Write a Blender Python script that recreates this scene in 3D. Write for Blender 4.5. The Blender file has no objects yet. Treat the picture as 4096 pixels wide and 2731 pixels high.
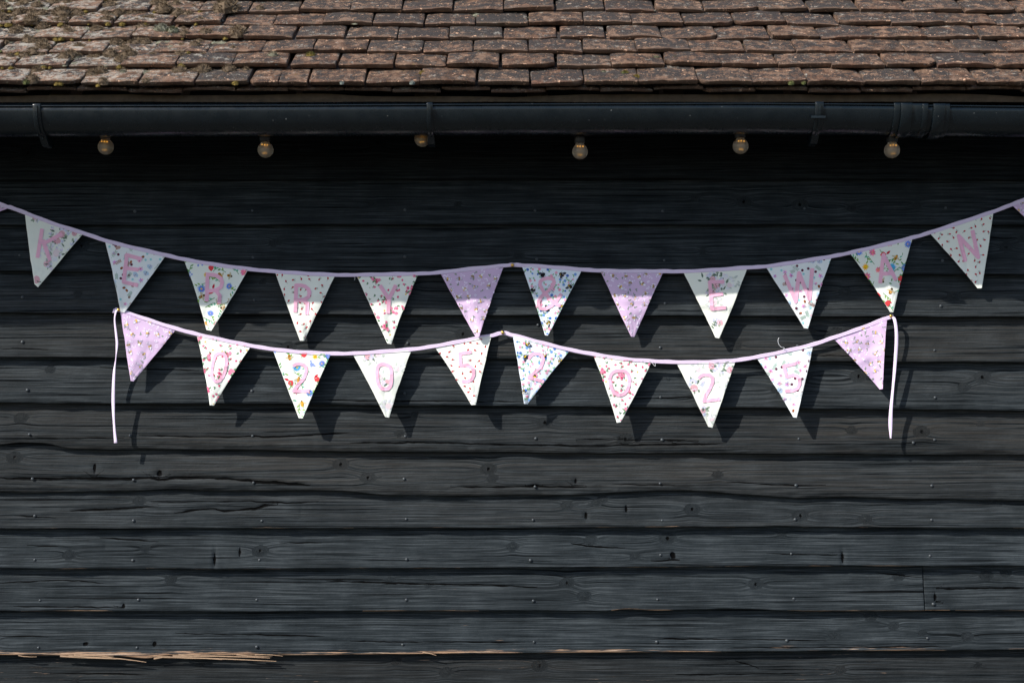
import bpy, math, random
import numpy as np
from mathutils import Vector, Matrix

# ------------------------------------------------------------------ camera, sky, sun, exposure
sc = bpy.context.scene
F = 5689.0          # focal length in photo pixels (50 mm lens on a 36 mm sensor, 4096 px wide)
D = 4.55            # camera to wall, metres
CZ = 1.62           # eye height
cam = bpy.data.cameras.new('camera')
cam.lens = 50.0; cam.sensor_width = 36.0; cam.clip_end = 2000.0
camo = bpy.data.objects.new('camera', cam)
sc.collection.objects.link(camo)
camo.location = (0, -D, CZ)
camo.rotation_euler = (math.pi / 2, 0, 0)
sc.camera = camo

LIGHT = Vector((1.0, 0.722, -1.0)).normalized()      # the way sunlight travels
world = bpy.data.worlds.new('World'); sc.world = world; world.use_nodes = True
wn = world.node_tree.nodes; wl = world.node_tree.links
sky = wn.new('ShaderNodeTexSky'); sky.sky_type = 'NISHITA'; sky.sun_disc = False
sky.sun_elevation = math.asin(-LIGHT.z)
sky.sun_rotation = math.atan2(-LIGHT.x, -LIGHT.y)
wl.new(sky.outputs[0], wn['Background'].inputs[0])
wn['Background'].inputs[1].default_value = 0.14
sun = bpy.data.lights.new('sun', 'SUN'); sun.energy = 4.9; sun.angle = math.radians(0.5)
sun.color = (1.0, 0.955, 0.88)
suno = bpy.data.objects.new('sun', sun); sc.collection.objects.link(suno)
suno.location = (-6, -6, 8)
suno.rotation_euler = LIGHT.to_track_quat('-Z', 'Y').to_euler()
sc.view_settings.view_transform = 'Standard'; sc.view_settings.look = 'None'
sc.view_settings.exposure = 0.36; sc.view_settings.gamma = 1.0
sc.view_settings.use_curve_mapping = False
sc.cycles.use_denoising = True; sc.cycles.denoiser = 'OPENIMAGEDENOISE'; sc.cycles.denoising_prefilter = 'ACCURATE'; sc.cycles.denoising_input_passes = 'RGB_ALBEDO_NORMAL'
sc.cycles.sample_clamp_indirect = 3.0
sc.cycles.caustics_reflective = False; sc.cycles.caustics_refractive = False

R = random.Random(7)
NR = np.random.RandomState(11)
WORLD = {}

# ------------------------------------------------------------------ helpers
def W(px, py, d):
    """point of the place that stands d metres in front of the wall plane and shows at photo pixel (px, py)"""
    k = (D - d) / F
    return Vector(((px - 2048.0) * k, -d, CZ + (1365.5 - py) * k))

def Wn(px, py, d):
    px = np.asarray(px, float); py = np.asarray(py, float); d = np.asarray(d, float)
    k = (D - d) / F
    return np.stack([(px - 2048.0) * k, -d + 0 * px, CZ + (1365.5 - py) * k], -1)

def tag(o, label=None, cat=None, group=None, kind=None):
    if label: o['label'] = label
    if cat: o['category'] = cat
    if group: o['group'] = group
    if kind: o['kind'] = kind
    return o

def place(o, w, parent):
    sc.collection.objects.link(o)
    w = Vector(w)
    if parent is not None:
        o.parent = parent; o.location = w - WORLD[parent.name]
    else:
        o.location = w
    WORLD[o.name] = w
    return o

def empty(name, w, parent=None):
    o = bpy.data.objects.new(name, None); o.empty_display_size = 0.05
    return place(o, w, parent)

def mk(name, verts, faces, mat, parent=None, smooth=True, origin=None, uniform=None, attrs=None, cols=None):
    """one mesh object from world-space vertices"""
    v = np.asarray(verts, dtype=np.float64).reshape(-1, 3)
    if origin is None:
        origin = (v.min(0) + v.max(0)) / 2
    origin = np.asarray(origin, float)
    me = bpy.data.meshes.new(name)
    vl = v - origin
    if uniform is not None:                      # all faces have this many corners: fast path
        f = np.asarray(faces, dtype=np.int32).reshape(-1, uniform)
        me.vertices.add(len(vl)); me.vertices.foreach_set('co', vl.astype(np.float32).ravel())
        me.loops.add(f.size); me.loops.foreach_set('vertex_index', f.ravel())
        me.polygons.add(len(f))
        me.polygons.foreach_set('loop_start', np.arange(0, f.size, uniform, dtype=np.int32))
        me.polygons.foreach_set('loop_total', np.full(len(f), uniform, dtype=np.int32))
        me.update(calc_edges=True)
    else:
        me.from_pydata(vl.tolist(), [], faces)
    me.polygons.foreach_set('use_smooth', [bool(smooth)] * len(me.polygons))
    if attrs:
        for k, a in attrs.items():
            at = me.attributes.new(k, 'FLOAT', 'POINT')
            at.data.foreach_set('value', np.asarray(a, np.float32).ravel())
    if cols is not None:                         # one colour per face
        at = me.attributes.new('Col', 'FLOAT_COLOR', 'CORNER')
        out = []
        for p, c in zip(me.polygons, cols):
            out.extend([c[0], c[1], c[2], 1.0] * p.loop_total)
        at.data.foreach_set('color', np.asarray(out, np.float32))
    if mat: me.materials.append(mat)
    me.validate(); me.update()
    o = bpy.data.objects.new(name, me)
    return place(o, origin, parent)

def gridfaces(nu, nv, off=0, closed_u=False):
    """quads of a (nv rows) x (nu columns) grid, row-major"""
    i = np.arange(nu if closed_u else nu - 1); j = np.arange(nv - 1)
    I, J = np.meshgrid(i, j)
    I2 = (I + 1) % nu
    return np.stack([J * nu + I, J * nu + I2, (J + 1) * nu + I2, (J + 1) * nu + I], -1).reshape(-1, 4) + off

def hash2(ix, iy, seed):
    h = (ix.astype(np.int64) * 374761393 + iy.astype(np.int64) * 668265263 + seed * 974634777) & 0x7fffffff
    h = ((h ^ (h >> 13)) * 1274126177) & 0x7fffffff
    h = (h ^ (h >> 16)) & 0x7fffffff
    return h / float(0x7fffffff)

def vnoise(x, y, seed=0):
    x = np.asarray(x, float); y = np.asarray(y, float)
    ix = np.floor(x); iy = np.floor(y); fx = x - ix; fy = y - iy
    fx = fx * fx * (3 - 2 * fx); fy = fy * fy * (3 - 2 * fy)
    ix = ix.astype(np.int64); iy = iy.astype(np.int64)
    a = hash2(ix, iy, seed); b = hash2(ix + 1, iy, seed)
    c = hash2(ix, iy + 1, seed); d = hash2(ix + 1, iy + 1, seed)
    return (a * (1 - fx) + b * fx) * (1 - fy) + (c * (1 - fx) + d * fx) * fy

def fbm(x, y, seed=0, oct=4):
    s = 0; a = 0.5
    for k in range(oct):
        s = s + a * (vnoise(x, y, seed + k * 17) - 0.5) * 2
        x = x * 2.03; y = y * 2.03; a *= 0.5
    return s

def lin(r, g, b):
    def f(c):
        c /= 255.0
        return c / 12.92 if c <= 0.04045 else ((c + 0.055) / 1.055) ** 2.4
    return (f(r), f(g), f(b))

# ------------------------------------------------------------------ materials
def mat(name):
    m = bpy.data.materials.new(name); m.use_nodes = True
    nt = m.node_tree
    return m, nt, nt.nodes, nt.links, nt.nodes['Principled BSDF']

def N(nodes, t, **kw):
    n = nodes.new(t)
    for k, v in kw.items():
        if k.startswith('i_'):
            n.inputs[k[2:].replace('_', ' ')].default_value = v
        else:
            setattr(n, k, v)
    return n

def ramp(nodes, stops, interp='LINEAR'):
    n = nodes.new('ShaderNodeValToRGB'); cr = n.color_ramp; cr.interpolation = interp
    while len(cr.elements) < len(stops): cr.elements.new(0.5)
    for e, (p, c) in zip(cr.elements, stops):
        e.position = p
        e.color = (c, c, c, 1) if isinstance(c, (int, float)) else (*c, 1)
    return n

def mixc(nt, fac, a, b):
    n = nt.nodes.new('ShaderNodeMix'); n.data_type = 'RGBA'
    def put(sock, v):
        if isinstance(v, bpy.types.NodeSocket): nt.links.new(v, sock)
        elif isinstance(v, (int, float)): sock.default_value = v
        else: sock.default_value = (*v, 1)
    put(n.inputs[0], fac); put(n.inputs[6], a); put(n.inputs[7], b)
    return n.outputs[2]

def math_(nt, op, a, b=0.0, c=None):
    n = nt.nodes.new('ShaderNodeMath'); n.operation = op
    for s, v in zip(n.inputs, (a, b, c)):
        if v is None: continue
        if isinstance(v, bpy.types.NodeSocket): nt.links.new(v, s)
        else: s.default_value = v
    return n.outputs[0]

def noise(nt, vec, scale, detail=4, rough=0.55, dim='3D'):
    n = nt.nodes.new('ShaderNodeTexNoise'); n.noise_dimensions = dim
    n.inputs['Scale'].default_value = scale; n.inputs['Detail'].default_value = detail
    n.inputs['Roughness'].default_value = rough
    if vec is not None: nt.links.new(vec, n.inputs['Vector'])
    return n.outputs[0]

def attr(nt, name):
    n = nt.nodes.new('ShaderNodeAttribute'); n.attribute_name = name
    return n.outputs['Fac']

def comb(nt, x, y, z):
    n = nt.nodes.new('ShaderNodeCombineXYZ')
    for s, v in zip(n.inputs, (x, y, z)):
        if isinstance(v, bpy.types.NodeSocket): nt.links.new(v, s)
        else: s.default_value = v
    return n.outputs[0]

def make_board_material():
    m, nt, n, l, p = mat('black_tarred_wood')
    x = attr(nt, 'gx'); g = attr(nt, 'gv'); raw = attr(nt, 'raw'); warm = attr(nt, 'warm'); cd = attr(nt, 'cd'); kn = attr(nt, 'knot')
    geo = n.new('ShaderNodeNewGeometry').outputs['Position']
    fine = noise(nt, comb(nt, math_(nt, 'MULTIPLY', x, 5.0), math_(nt, 'MULTIPLY', g, 300.0), 0.0), 1.0, 4, 0.65)
    mid = noise(nt, comb(nt, math_(nt, 'MULTIPLY', x, 1.5), math_(nt, 'MULTIPLY', g, 135.0), 3.0), 1.0, 4, 0.62)
    wide = noise(nt, comb(nt, math_(nt, 'MULTIPLY', x, 0.9), math_(nt, 'MULTIPLY', g, 34.0), 6.0), 1.0, 4, 0.6)
    blot = noise(nt, geo, 9.0, 6, 0.65)
    spk = noise(nt, geo, 260.0, 2, 0.5)
    checks = ramp_out(nt, mid, [(0.0, 0.0), (0.33, 0.15), (0.39, 1.0), (1, 1.0)])            # drying checks along the grain
    t = math_(nt, 'ADD', math_(nt, 'MULTIPLY', fine, 0.56), math_(nt, 'ADD', math_(nt, 'MULTIPLY', mid, 0.26), math_(nt, 'MULTIPLY', blot, 0.18)))
    cr = ramp(n, [(0.37, (0.0050, 0.0072, 0.0088)), (0.5, (0.0188, 0.0240, 0.0280)), (0.62, (0.0570, 0.0670, 0.0745))]); l.new(t, cr.inputs[0])
    brown = mixc(nt, math_(nt, 'MULTIPLY', warm, ramp_out(nt, mid, [(0.35, 0.0), (0.65, 1.0)])), cr.outputs[0], (0.046, 0.039, 0.032))
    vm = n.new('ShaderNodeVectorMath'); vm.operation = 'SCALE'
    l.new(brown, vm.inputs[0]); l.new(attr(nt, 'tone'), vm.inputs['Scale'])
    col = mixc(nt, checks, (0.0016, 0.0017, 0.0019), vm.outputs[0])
    col = mixc(nt, math_(nt, 'MULTIPLY', kn, 0.12), col, (0.004, 0.004, 0.0042))
    sp = ramp_out(nt, spk, [(0.0, 0.0), (0.80, 0.0), (0.84, 0.35), (1, 0.5)])
    col = mixc(nt, sp, col, (0.10, 0.10, 0.095))
    # splits
    ac = math_(nt, 'ABSOLUTE', cd)
    ac = math_(nt, 'ADD', ac, math_(nt, 'MULTIPLY', math_(nt, 'SUBTRACT', noise(nt, comb(nt, math_(nt, 'MULTIPLY', x, 30.0), math_(nt, 'MULTIPLY', g, 60.0), 1.0), 1.0, 3), 0.5), 0.9))
    spl = ramp_out(nt, ac, [(0.0, 0.0), (0.36, 0.0), (0.62, 1.0), (1, 1.0)])
    spl = math_(nt, 'SUBTRACT', 1.0, math_(nt, 'MULTIPLY', math_(nt, 'SUBTRACT', 1.0, spl), attr(nt, 'cm')))
    col = mixc(nt, spl, (0.0008, 0.0008, 0.0009), col)
    # bare wood along chipped lower edges (streaked along the grain)
    stre = noise(nt, comb(nt, math_(nt, 'MULTIPLY', x, 7.0), math_(nt, 'MULTIPLY', g, 260.0), 9.0), 1.0, 4, 0.65)
    rr = ramp_out(nt, math_(nt, 'SUBTRACT', math_(nt, 'ADD', raw, stre), 1.0), [(0.0, 0.0), (0.02, 0.0), (0.10, 1.0), (1, 1.0)])
    wood = ramp(n, [(0.3, (0.11, 0.065, 0.038)), (0.5, (0.36, 0.225, 0.145)), (0.75, (0.52, 0.40, 0.31))]); l.new(noise(nt, comb(nt, math_(nt, 'MULTIPLY', x, 4.0), math_(nt, 'MULTIPLY', g, 160.0), 5.0), 1.0, 3), wood.inputs[0])
    col = mixc(nt, rr, col, wood.outputs[0])
    l.new(col, p.inputs['Base Color'])
    l.new(ramp_out(nt, blot, [(0.3, 0.62), (0.7, 0.80)]), p.inputs['Roughness'])
    p.inputs['Specular IOR Level'].default_value = 0.05
    hh = math_(nt, 'ADD', math_(nt, 'MULTIPLY', fine, 0.5), math_(nt, 'MULTIPLY', checks, 0.55))
    hh = math_(nt, 'ADD', hh, math_(nt, 'MULTIPLY', mid, 0.5))
    hh = math_(nt, 'ADD', hh, math_(nt, 'MULTIPLY', noise(nt, geo, 90.0, 3, 0.6), 0.35))
    hh = math_(nt, 'ADD', hh, math_(nt, 'MULTIPLY', spl, 1.6))
    b = n.new('ShaderNodeBump'); b.inputs['Strength'].default_value = 1.0; b.inputs['Distance'].default_value = 0.0034
    l.new(hh, b.inputs['Height']); l.new(b.outputs[0], p.inputs['Normal'])
    return m
def ramp_out(nt, sock, stops):
    r = ramp(nt.nodes, stops); nt.links.new(sock, r.inputs[0]); return r.outputs[0]
M_BOARD = make_board_material()

def simple(name, col, rough=0.6, metal=0.0, spec=0.5, bump=None):
    m, nt, n, l, p = mat(name)
    p.inputs['Base Color'].default_value = (*col, 1); p.inputs['Roughness'].default_value = rough
    p.inputs['Metallic'].default_value = metal; p.inputs['Specular IOR Level'].default_value = spec
    if bump:
        sc_, dist, var = bump
        pos = n.new('ShaderNodeTexCoord').outputs['Object']
        nz = noise(nt, pos, sc_, 5, 0.6)
        b = n.new('ShaderNodeBump'); b.inputs['Distance'].default_value = dist; b.inputs['Strength'].default_value = 0.6
        l.new(nz, b.inputs['Height']); l.new(b.outputs[0], p.inputs['Normal'])
        l.new(mixc(nt, nz, tuple(c * (1 - var) for c in col), tuple(min(1, c * (1 + var)) for c in col)), p.inputs['Base Color'])
    return m

def make_tile_material():
    m, nt, n, l, p = mat('weathered_clay_tile')
    geo = n.new('ShaderNodeNewGeometry').outputs['Position']
    rnd = n.new('ShaderNodeObjectInfo').outputs['Random']
    up = attr(nt, 'top'); lich = attr(nt, 'lich')          # 1 on the weathered top, 0 on the broken butt edge
    base = ramp(n, [(0.0, (0.10, 0.055, 0.036)), (0.3, (0.160, 0.086, 0.056)), (0.6, (0.215, 0.135, 0.095)), (0.85, (0.185, 0.092, 0.060)), (1, (0.16, 0.112, 0.078))]); l.new(rnd, base.inputs[0])
    big = noise(nt, geo, 26.0, 6, 0.7)
    col = mixc(nt, ramp_out(nt, big, [(0.40, 0.0), (0.65, 0.9)]), base.outputs[0], (0.26, 0.168, 0.118))
    # black crust lichen on top: broad patches broken up by grains
    n1 = noise(nt, geo, 27.0, 6, 0.72); g1 = noise(nt, geo, 190.0, 4, 0.7)
    dm = math_(nt, 'ADD', math_(nt, 'MULTIPLY', n1, 0.6), math_(nt, 'MULTIPLY', g1, 0.4))
    dm = math_(nt, 'ADD', dm, math_(nt, 'MULTIPLY', math_(nt, 'SUBTRACT', rnd, 0.5), 0.09))
    dm = math_(nt, 'SUBTRACT', dm, math_(nt, 'MULTIPLY', lich, 0.03))
    dk = ramp_out(nt, dm, [(0.444, 0.0), (0.496, 0.97)])
    col = mixc(nt, math_(nt, 'MULTIPLY', dk, math_(nt, 'ADD', math_(nt, 'MULTIPLY', up, 0.65), 0.3)), col, (0.030, 0.029, 0.030))
    # pale grey lichen, mostly where the roof is mossy
    n2 = noise(nt, geo, 30.0, 6, 0.75)
    pm = math_(nt, 'ADD', math_(nt, 'MULTIPLY', n2, 0.65), math_(nt, 'MULTIPLY', g1, 0.35))
    pl = ramp_out(nt, math_(nt, 'ADD', pm, math_(nt, 'MULTIPLY', lich, 0.085)), [(0.565, 0.0), (0.62, 0.8)])
    col = mixc(nt, math_(nt, 'MULTIPLY', pl, math_(nt, 'ADD', math_(nt, 'MULTIPLY', up, 0.7), 0.2)), col, (0.46, 0.42, 0.36))
    # fresh orange spalls and specks
    n3 = noise(nt, geo, 62.0, 5, 0.68)
    spal = ramp_out(nt, n3, [(0.622, 0.0), (0.648, 1.0)])
    col = mixc(nt, math_(nt, 'MULTIPLY', spal, 0.9), col, (0.72, 0.44, 0.29))
    n4 = noise(nt, geo, 380.0, 2, 0.5)
    col = mixc(nt, ramp_out(nt, n4, [(0.69, 0.0), (0.74, 0.7)]), col, (0.36, 0.36, 0.32))
    n5 = noise(nt, geo, 110.0, 3, 0.5)
    col = mixc(nt, ramp_out(nt, n5, [(0.69, 0.0), (0.74, 0.7)]), col, (0.15, 0.115, 0.025))
    l.new(col, p.inputs['Base Color']); p.inputs['Roughness'].default_value = 0.92; p.inputs['Specular IOR Level'].default_value = 0.2
    h = math_(nt, 'ADD', math_(nt, 'MULTIPLY', dk, 0.45), math_(nt, 'MULTIPLY', noise(nt, geo, 150.0, 5, 0.75), 1.3))
    h = math_(nt, 'SUBTRACT', h, math_(nt, 'MULTIPLY', spal, 0.5))
    b = n.new('ShaderNodeBump'); b.inputs['Strength'].default_value = 1.0; b.inputs['Distance'].default_value = 0.005
    l.new(h, b.inputs['Height']); l.new(b.outputs[0], p.inputs['Normal'])
    return m
M_TILE = make_tile_material()

def make_vcol(name, rough=0.9, weave=True, sheen=0.0):
    m, nt, n, l, p = mat(name)
    a = n.new('ShaderNodeAttribute'); a.attribute_name = 'Col'
    l.new(a.outputs['Color'], p.inputs['Base Color'])
    p.inputs['Roughness'].default_value = rough; p.inputs['Specular IOR Level'].default_value = 0.2
    return m
M_PRINT = make_vcol('printed_ink')
M_MOSS = make_vcol('moss_tufts')

def make_cloth(name, col, rough=0.88, scale=900.0, dist=0.0004, var=0.05, sheen=0.0, spec=0.2):
    m, nt, n, l, p = mat(name)
    geo = n.new('ShaderNodeNewGeometry').outputs['Position']
    nz = noise(nt, geo, scale, 3, 0.6); soft = noise(nt, geo, 25.0, 3, 0.5)
    v = math_(nt, 'ADD', math_(nt, 'MULTIPLY', nz, 0.5), math_(nt, 'MULTIPLY', soft, 0.5))
    l.new(mixc(nt, v, tuple(c * (1 - var) for c in col), tuple(min(0.92, c * (1 + var)) for c in col)), p.inputs['Base Color'])
    p.inputs['Roughness'].default_value = rough; p.inputs['Specular IOR Level'].default_value = spec
    if sheen: p.inputs['Sheen Weight'].default_value = sheen
    b = n.new('ShaderNodeBump'); b.inputs['Distance'].default_value = dist; b.inputs['Strength'].default_value = 0.5
    l.new(nz, b.inputs['Height']); l.new(b.outputs[0], p.inputs['Normal'])
    return m
CLOTH = {
    'roses': make_cloth('cream_cotton', (0.776, 0.795, 0.723)),
    'ladybird': make_cloth('ivory_cotton', (0.776, 0.795, 0.731)),
    'rosebud': make_cloth('white_cotton', (0.785, 0.804, 0.751)),
    'wild': make_cloth('off_white_cotton', (0.776, 0.804, 0.746)),
    'woodland': make_cloth('cool_white_cotton', (0.765, 0.795, 0.804)),
    'blue': make_cloth('pale_blue_cotton', (0.74, 0.80, 0.88)),
    'purple': make_cloth('lilac_cotton', (0.625, 0.455, 0.66)),
}
M_FELT = make_cloth('pink_felt', (0.83, 0.45, 0.595), 0.95, 500.0, 0.0012, 0.10, 0.3, 0.1)
M_RIBBON = make_cloth('lavender_binding', (0.69, 0.575, 0.745), 0.75, 700.0, 0.0003, 0.04)
M_BRASS = simple('brass', (0.72, 0.42, 0.10), 0.28, 1.0)
M_NAIL = simple('galvanised_nail', (0.06, 0.068, 0.075), 0.45, 0.4, bump=(400.0, 0.0005, 0.4))
M_PVC, nt, n_, l_, p_ = mat('dark_grey_gutter_plastic')
geo = n_.new('ShaderNodeNewGeometry').outputs['Position']
c_ = mixc(nt, ramp_out(nt, noise(nt, geo, 14.0, 5, 0.7), [(0.4, 0.0), (0.7, 1.0)]), (0.0030, 0.0062, 0.0088), (0.0065, 0.0100, 0.0125))
c_ = mixc(nt, ramp_out(nt, noise(nt, geo, 130.0, 2, 0.5), [(0.755, 0.0), (0.79, 0.8)]), c_, (0.30, 0.30, 0.28))
l_.new(c_, p_.inputs['Base Color'])
l_.new(ramp_out(nt, noise(nt, geo, 30.0, 4, 0.6), [(0.3, 0.20), (0.7, 0.36)]), p_.inputs['Roughness'])
p_.inputs['Specular IOR Level'].default_value = 0.38
M_CABLE = simple('black_rubber', (0.012, 0.012, 0.012), 0.5)
M_EAVES = simple('weathered_eaves_timber', (0.085, 0.060, 0.040), 0.9, 0, 0.3, bump=(45.0, 0.004, 0.6))
M_DARK = simple('dark_roof_void', (0.012, 0.010, 0.009), 0.95, 0, 0.2)
M_THREAD = simple('white_thread', (0.75, 0.76, 0.80), 0.8)
M_WEB = simple('cobweb', (0.4, 0.4, 0.4), 0.7)

def make_bulb_glass():
    m, nt, n, l, p = mat('clear_bulb_plastic')
    p.inputs['Base Color'].default_value = (0.95, 0.90, 0.80, 1)
    p.inputs['Roughness'].default_value = 0.06; p.inputs['IOR'].default_value = 1.3
    p.inputs['Transmission Weight'].default_value = 1.0
    d = n.new('ShaderNodeBsdfDiffuse'); d.inputs['Color'].default_value = (0.66, 0.60, 0.48, 1)
    t = n.new('ShaderNodeBsdfTranslucent'); t.inputs['Color'].default_value = (0.66, 0.58, 0.44, 1)
    mx = n.new('ShaderNodeMixShader'); mx.inputs[0].default_value = 0.5
    l.new(d.outputs[0], mx.inputs[1]); l.new(t.outputs[0], mx.inputs[2])
    m2 = n.new('ShaderNodeMixShader'); m2.inputs[0].default_value = 0.40
    l.new(p.outputs[0], m2.inputs[1]); l.new(mx.outputs[0], m2.inputs[2])
    l.new(m2.outputs[0], n['Material Output'].inputs[0])
    return m
M_BULB = make_bulb_glass()
m, nt, n_, l_, p_ = mat('lit_filament')
p_.inputs['Base Color'].default_value = (0.9, 0.5, 0.1, 1)
p_.inputs['Emission Color'].default_value = (1.0, 0.45, 0.06, 1); p_.inputs['Emission Strength'].default_value = 2.6
M_LED = m
M_STEM = simple('bulb_inner_stem', (0.62, 0.60, 0.50), 0.4)

m, nt, n_, l_, p_ = mat('gravel_yard')
geo = n_.new('ShaderNodeNewGeometry').outputs['Position']
l_.new(mixc(nt, noise(nt, geo, 40.0, 5, 0.7), (0.05, 0.049, 0.044), (0.12, 0.118, 0.105)), p_.inputs['Base Color'])
p_.inputs['Roughness'].default_value = 0.95
M_GROUND = m

# ------------------------------------------------------------------ ground
g = mk('ground', [(-300, -300, 0), (300, -300, 0), (300, 300, 0), (-300, 300, 0)], [(0, 1, 2, 3)], M_GROUND, origin=(0, 0, 0))
tag(g, kind='structure')

# ------------------------------------------------------------------ barn
HALF = 2.15; LEFT = -2.75
barn = empty('barn', (0, 0, 0))
tag(barn, 'black weatherboarded barn wall under a mossy red clay tile roof', 'barn')

# lower edges of the boards, photo pixels: control points x -> y
EDGES = [
    [(0, 721), (1000, 718), (2048, 716), (4096, 718)],
    [(0, 900), (2048, 897), (4096, 899)],
    [(0, 1084), (1000, 1087), (2048, 1088), (3000, 1092), (4096, 1099)],
    [(0, 1250), (1000, 1257), (2048, 1262), (3000, 1264), (4096, 1268)],
    [(0, 1429), (1000, 1434), (2048, 1437), (3000, 1443), (4096, 1449)],
    [(0, 1611), (1000, 1617), (2048, 1624), (3000, 1632), (4096, 1642)],
    [(-400, 1786), (0, 1778), (60, 1769), (180, 1771), (260, 1790), (420, 1798), (1000, 1800), (1500, 1806), (2048, 1809), (3000, 1814), (3600, 1818), (4096, 1820)],
    [(-300, 1958), (0, 1964), (130, 1970), (300, 1967), (520, 1966), (700, 1958), (900, 1965), (1250, 1962), (1400, 1964), (1530, 1980), (1800, 1983), (2048, 1979), (2180, 1982), (2320, 1981), (2450, 1972), (2620, 1963), (2740, 1960), (2860, 1966), (3000, 1978), (3200, 1990), (3400, 1985), (3520, 1992), (3750, 1997), (4096, 2003)],
    [(0, 2113), (1000, 2113), (1500, 2110), (2048, 2110), (2500, 2106), (3000, 2109), (3150, 2103), (3240, 2108), (4096, 2111)],
    [(0, 2272), (1000, 2274), (2048, 2270), (2600, 2266), (3000, 2263), (4096, 2262)],
    [(0, 2443), (1000, 2444), (2048, 2443), (2430, 2442), (2500, 2434), (2620, 2442), (2900, 2432), (3100, 2441), (4096, 2441)],
    [(-300, 2610), (0, 2618), (300, 2622), (500, 2626), (590, 2634), (660, 2622), (1000, 2620), (1500, 2616), (2048, 2612), (2700, 2607), (3200, 2604), (4096, 2597)],
    [(0, 2785), (2048, 2780), (4096, 2776)],
    [(0, 2960), (4096, 2950)],
    [(0, 3130), (4096, 3125)],
    [(0, 3390), (4096, 3390)],
]
BUTT = 0.036
def smooth_interp(x, pts):
    xs = np.array([p[0] for p in pts], float); ys = np.array([p[1] for p in pts], float)
    y = np.interp(x, xs, ys)
    return y
def edge_z(i, x):
    """height of board i's lower edge (seen at its own depth) at world x"""
    k = (D - BUTT) / F
    px = x / k + 2048.0
    # soften the control polygon
    y = sum(smooth_interp(px + o, EDGES[i]) for o in (-24, -12, 0, 12, 24)) / 5.0
    z = CZ + (1365.5 - y) * k
    amp = 0.0035 if i in (6, 7) else (0.0026 if i > 1 else 0.0009)
    return z + amp * fbm(x * 5.0, np.zeros_like(x) + i * 3.3, 40 + i, 4)

CRACKS = {   # board -> list of crack paths (photo pixels), width m, depth m
    4: [([(1200, 1412), (1600, 1416), (2000, 1420)], .003, .002), ([(3000, 1420), (3600, 1424)], .003, .002), ([(0, 1392), (200, 1398)], .003, .002)],
    5: [([(400, 1470), (800, 1482)], .003, .002), ([(1300, 1600), (2100, 1606)], .003, .0025), ([(2500, 1592), (2800, 1588)], .003, .002)],
    6: [([(560, 1740), (900, 1748), (1010, 1741), (1060, 1748), (1400, 1730)], .004, .004),
        ([(1400, 1770), (1700, 1768), (2050, 1778), (2400, 1782), (2900, 1772)], .004, .003),
        ([(100, 1752), (500, 1750)], .003, .002), ([(2300, 1756), (2800, 1760)], .003, .002)],
    7: [([(0, 1910), (180, 1914), (330, 1912), (520, 1914), (600, 1910), (640, 1918), (700, 1910), (900, 1912), (1020, 1924), (1250, 1938)], .007, .008),
        ([(1800, 1945), (2150, 1944), (2350, 1946)], .004, .004), ([(2450, 1935), (2700, 1938)], .003, .003), ([(2900, 1925), (3200, 1940), (3300, 1938)], .004, .003)],
    8: [([(280, 2040), (440, 2036), (560, 2028), (640, 2024)], .005, .005), ([(700, 2050), (760, 2042), (860, 2034), (900, 2044), (1020, 2034), (1060, 2020), (1110, 2020)], .006, .006),
        ([(600, 2004), (800, 2006), (1000, 2004), (1150, 2010), (1280, 2004)], .003, .003), ([(60, 2060), (230, 2068)], .003, .003)],
    9: [([(400, 2150), (520, 2158), (640, 2166)], .004, .004), ([(110, 2180), (240, 2184)], .004, .004), ([(2280, 2170), (2360, 2184), (2500, 2188)], .004, .004),
        ([(3060, 2210), (3160, 2212), (3280, 2216), (3360, 2216)], .003, .003), ([(2600, 2240), (2720, 2236)], .004, .004), ([(1120, 2170), (1290, 2168)], .003, .002)],
    10: [([(0, 2330), (250, 2318), (420, 2330)], .003, .002), ([(1300, 2322), (1600, 2332), (2000, 2340), (2150, 2346)], .004, .003),
         ([(3730, 2352), (3850, 2354), (3980, 2350), (4096, 2352)], .005, .005), ([(3740, 2402), (3770, 2410)], .005, .005), ([(3500, 2290), (3700, 2310)], .003, .003), ([(60, 2420), (500, 2424)], .003, .002)],
    11: [([(0, 2540), (200, 2543)], .003, .002), ([(700, 2530), (1300, 2540)], .003, .002), ([(1400, 2560), (2100, 2566)], .003, .002), ([(2600, 2550), (3300, 2556)], .003, .002), ([(2900, 2585), (3800, 2580)], .003, .003)],
    12: [([(2940, 2640), (2990, 2655), (3040, 2672)], .007, .006), ([(200, 2690), (600, 2694)], .003, .003), ([(2700, 2695), (3200, 2690)], .003, .002)],
}
DENTS = {9: [(862, 2235, 5, 40, .010), (962, 2205, 5, 25, .004), (3367, 2225, 6, 32, .009), (423, 2185, 4, 16, .003), (2690, 2220, 14, 22, .006)],
         7: [(640, 1893, 14, 14, .009), (2140, 1940, 20, 6, .009), (380, 1875, 8, 26, .004), (2303, 1922, 8, 14, .006)],
         8: [(2343, 2058, 8, 18, .006), (2504, 2035, 6, 20, .004), (1207, 2038, 4, 22, .003)],
         11: [(622, 2572, 10, 14, .005), (348, 2571, 14, 10, .004)],
         10: [(501, 2418, 6, 14, .004), (3737, 2385, 5, 22, .005)],
         6: [(2593, 1723, 6, 6, .003)]}
RAWB = {8: .20, 9: .24, 10: .36, 11: .95}
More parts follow.
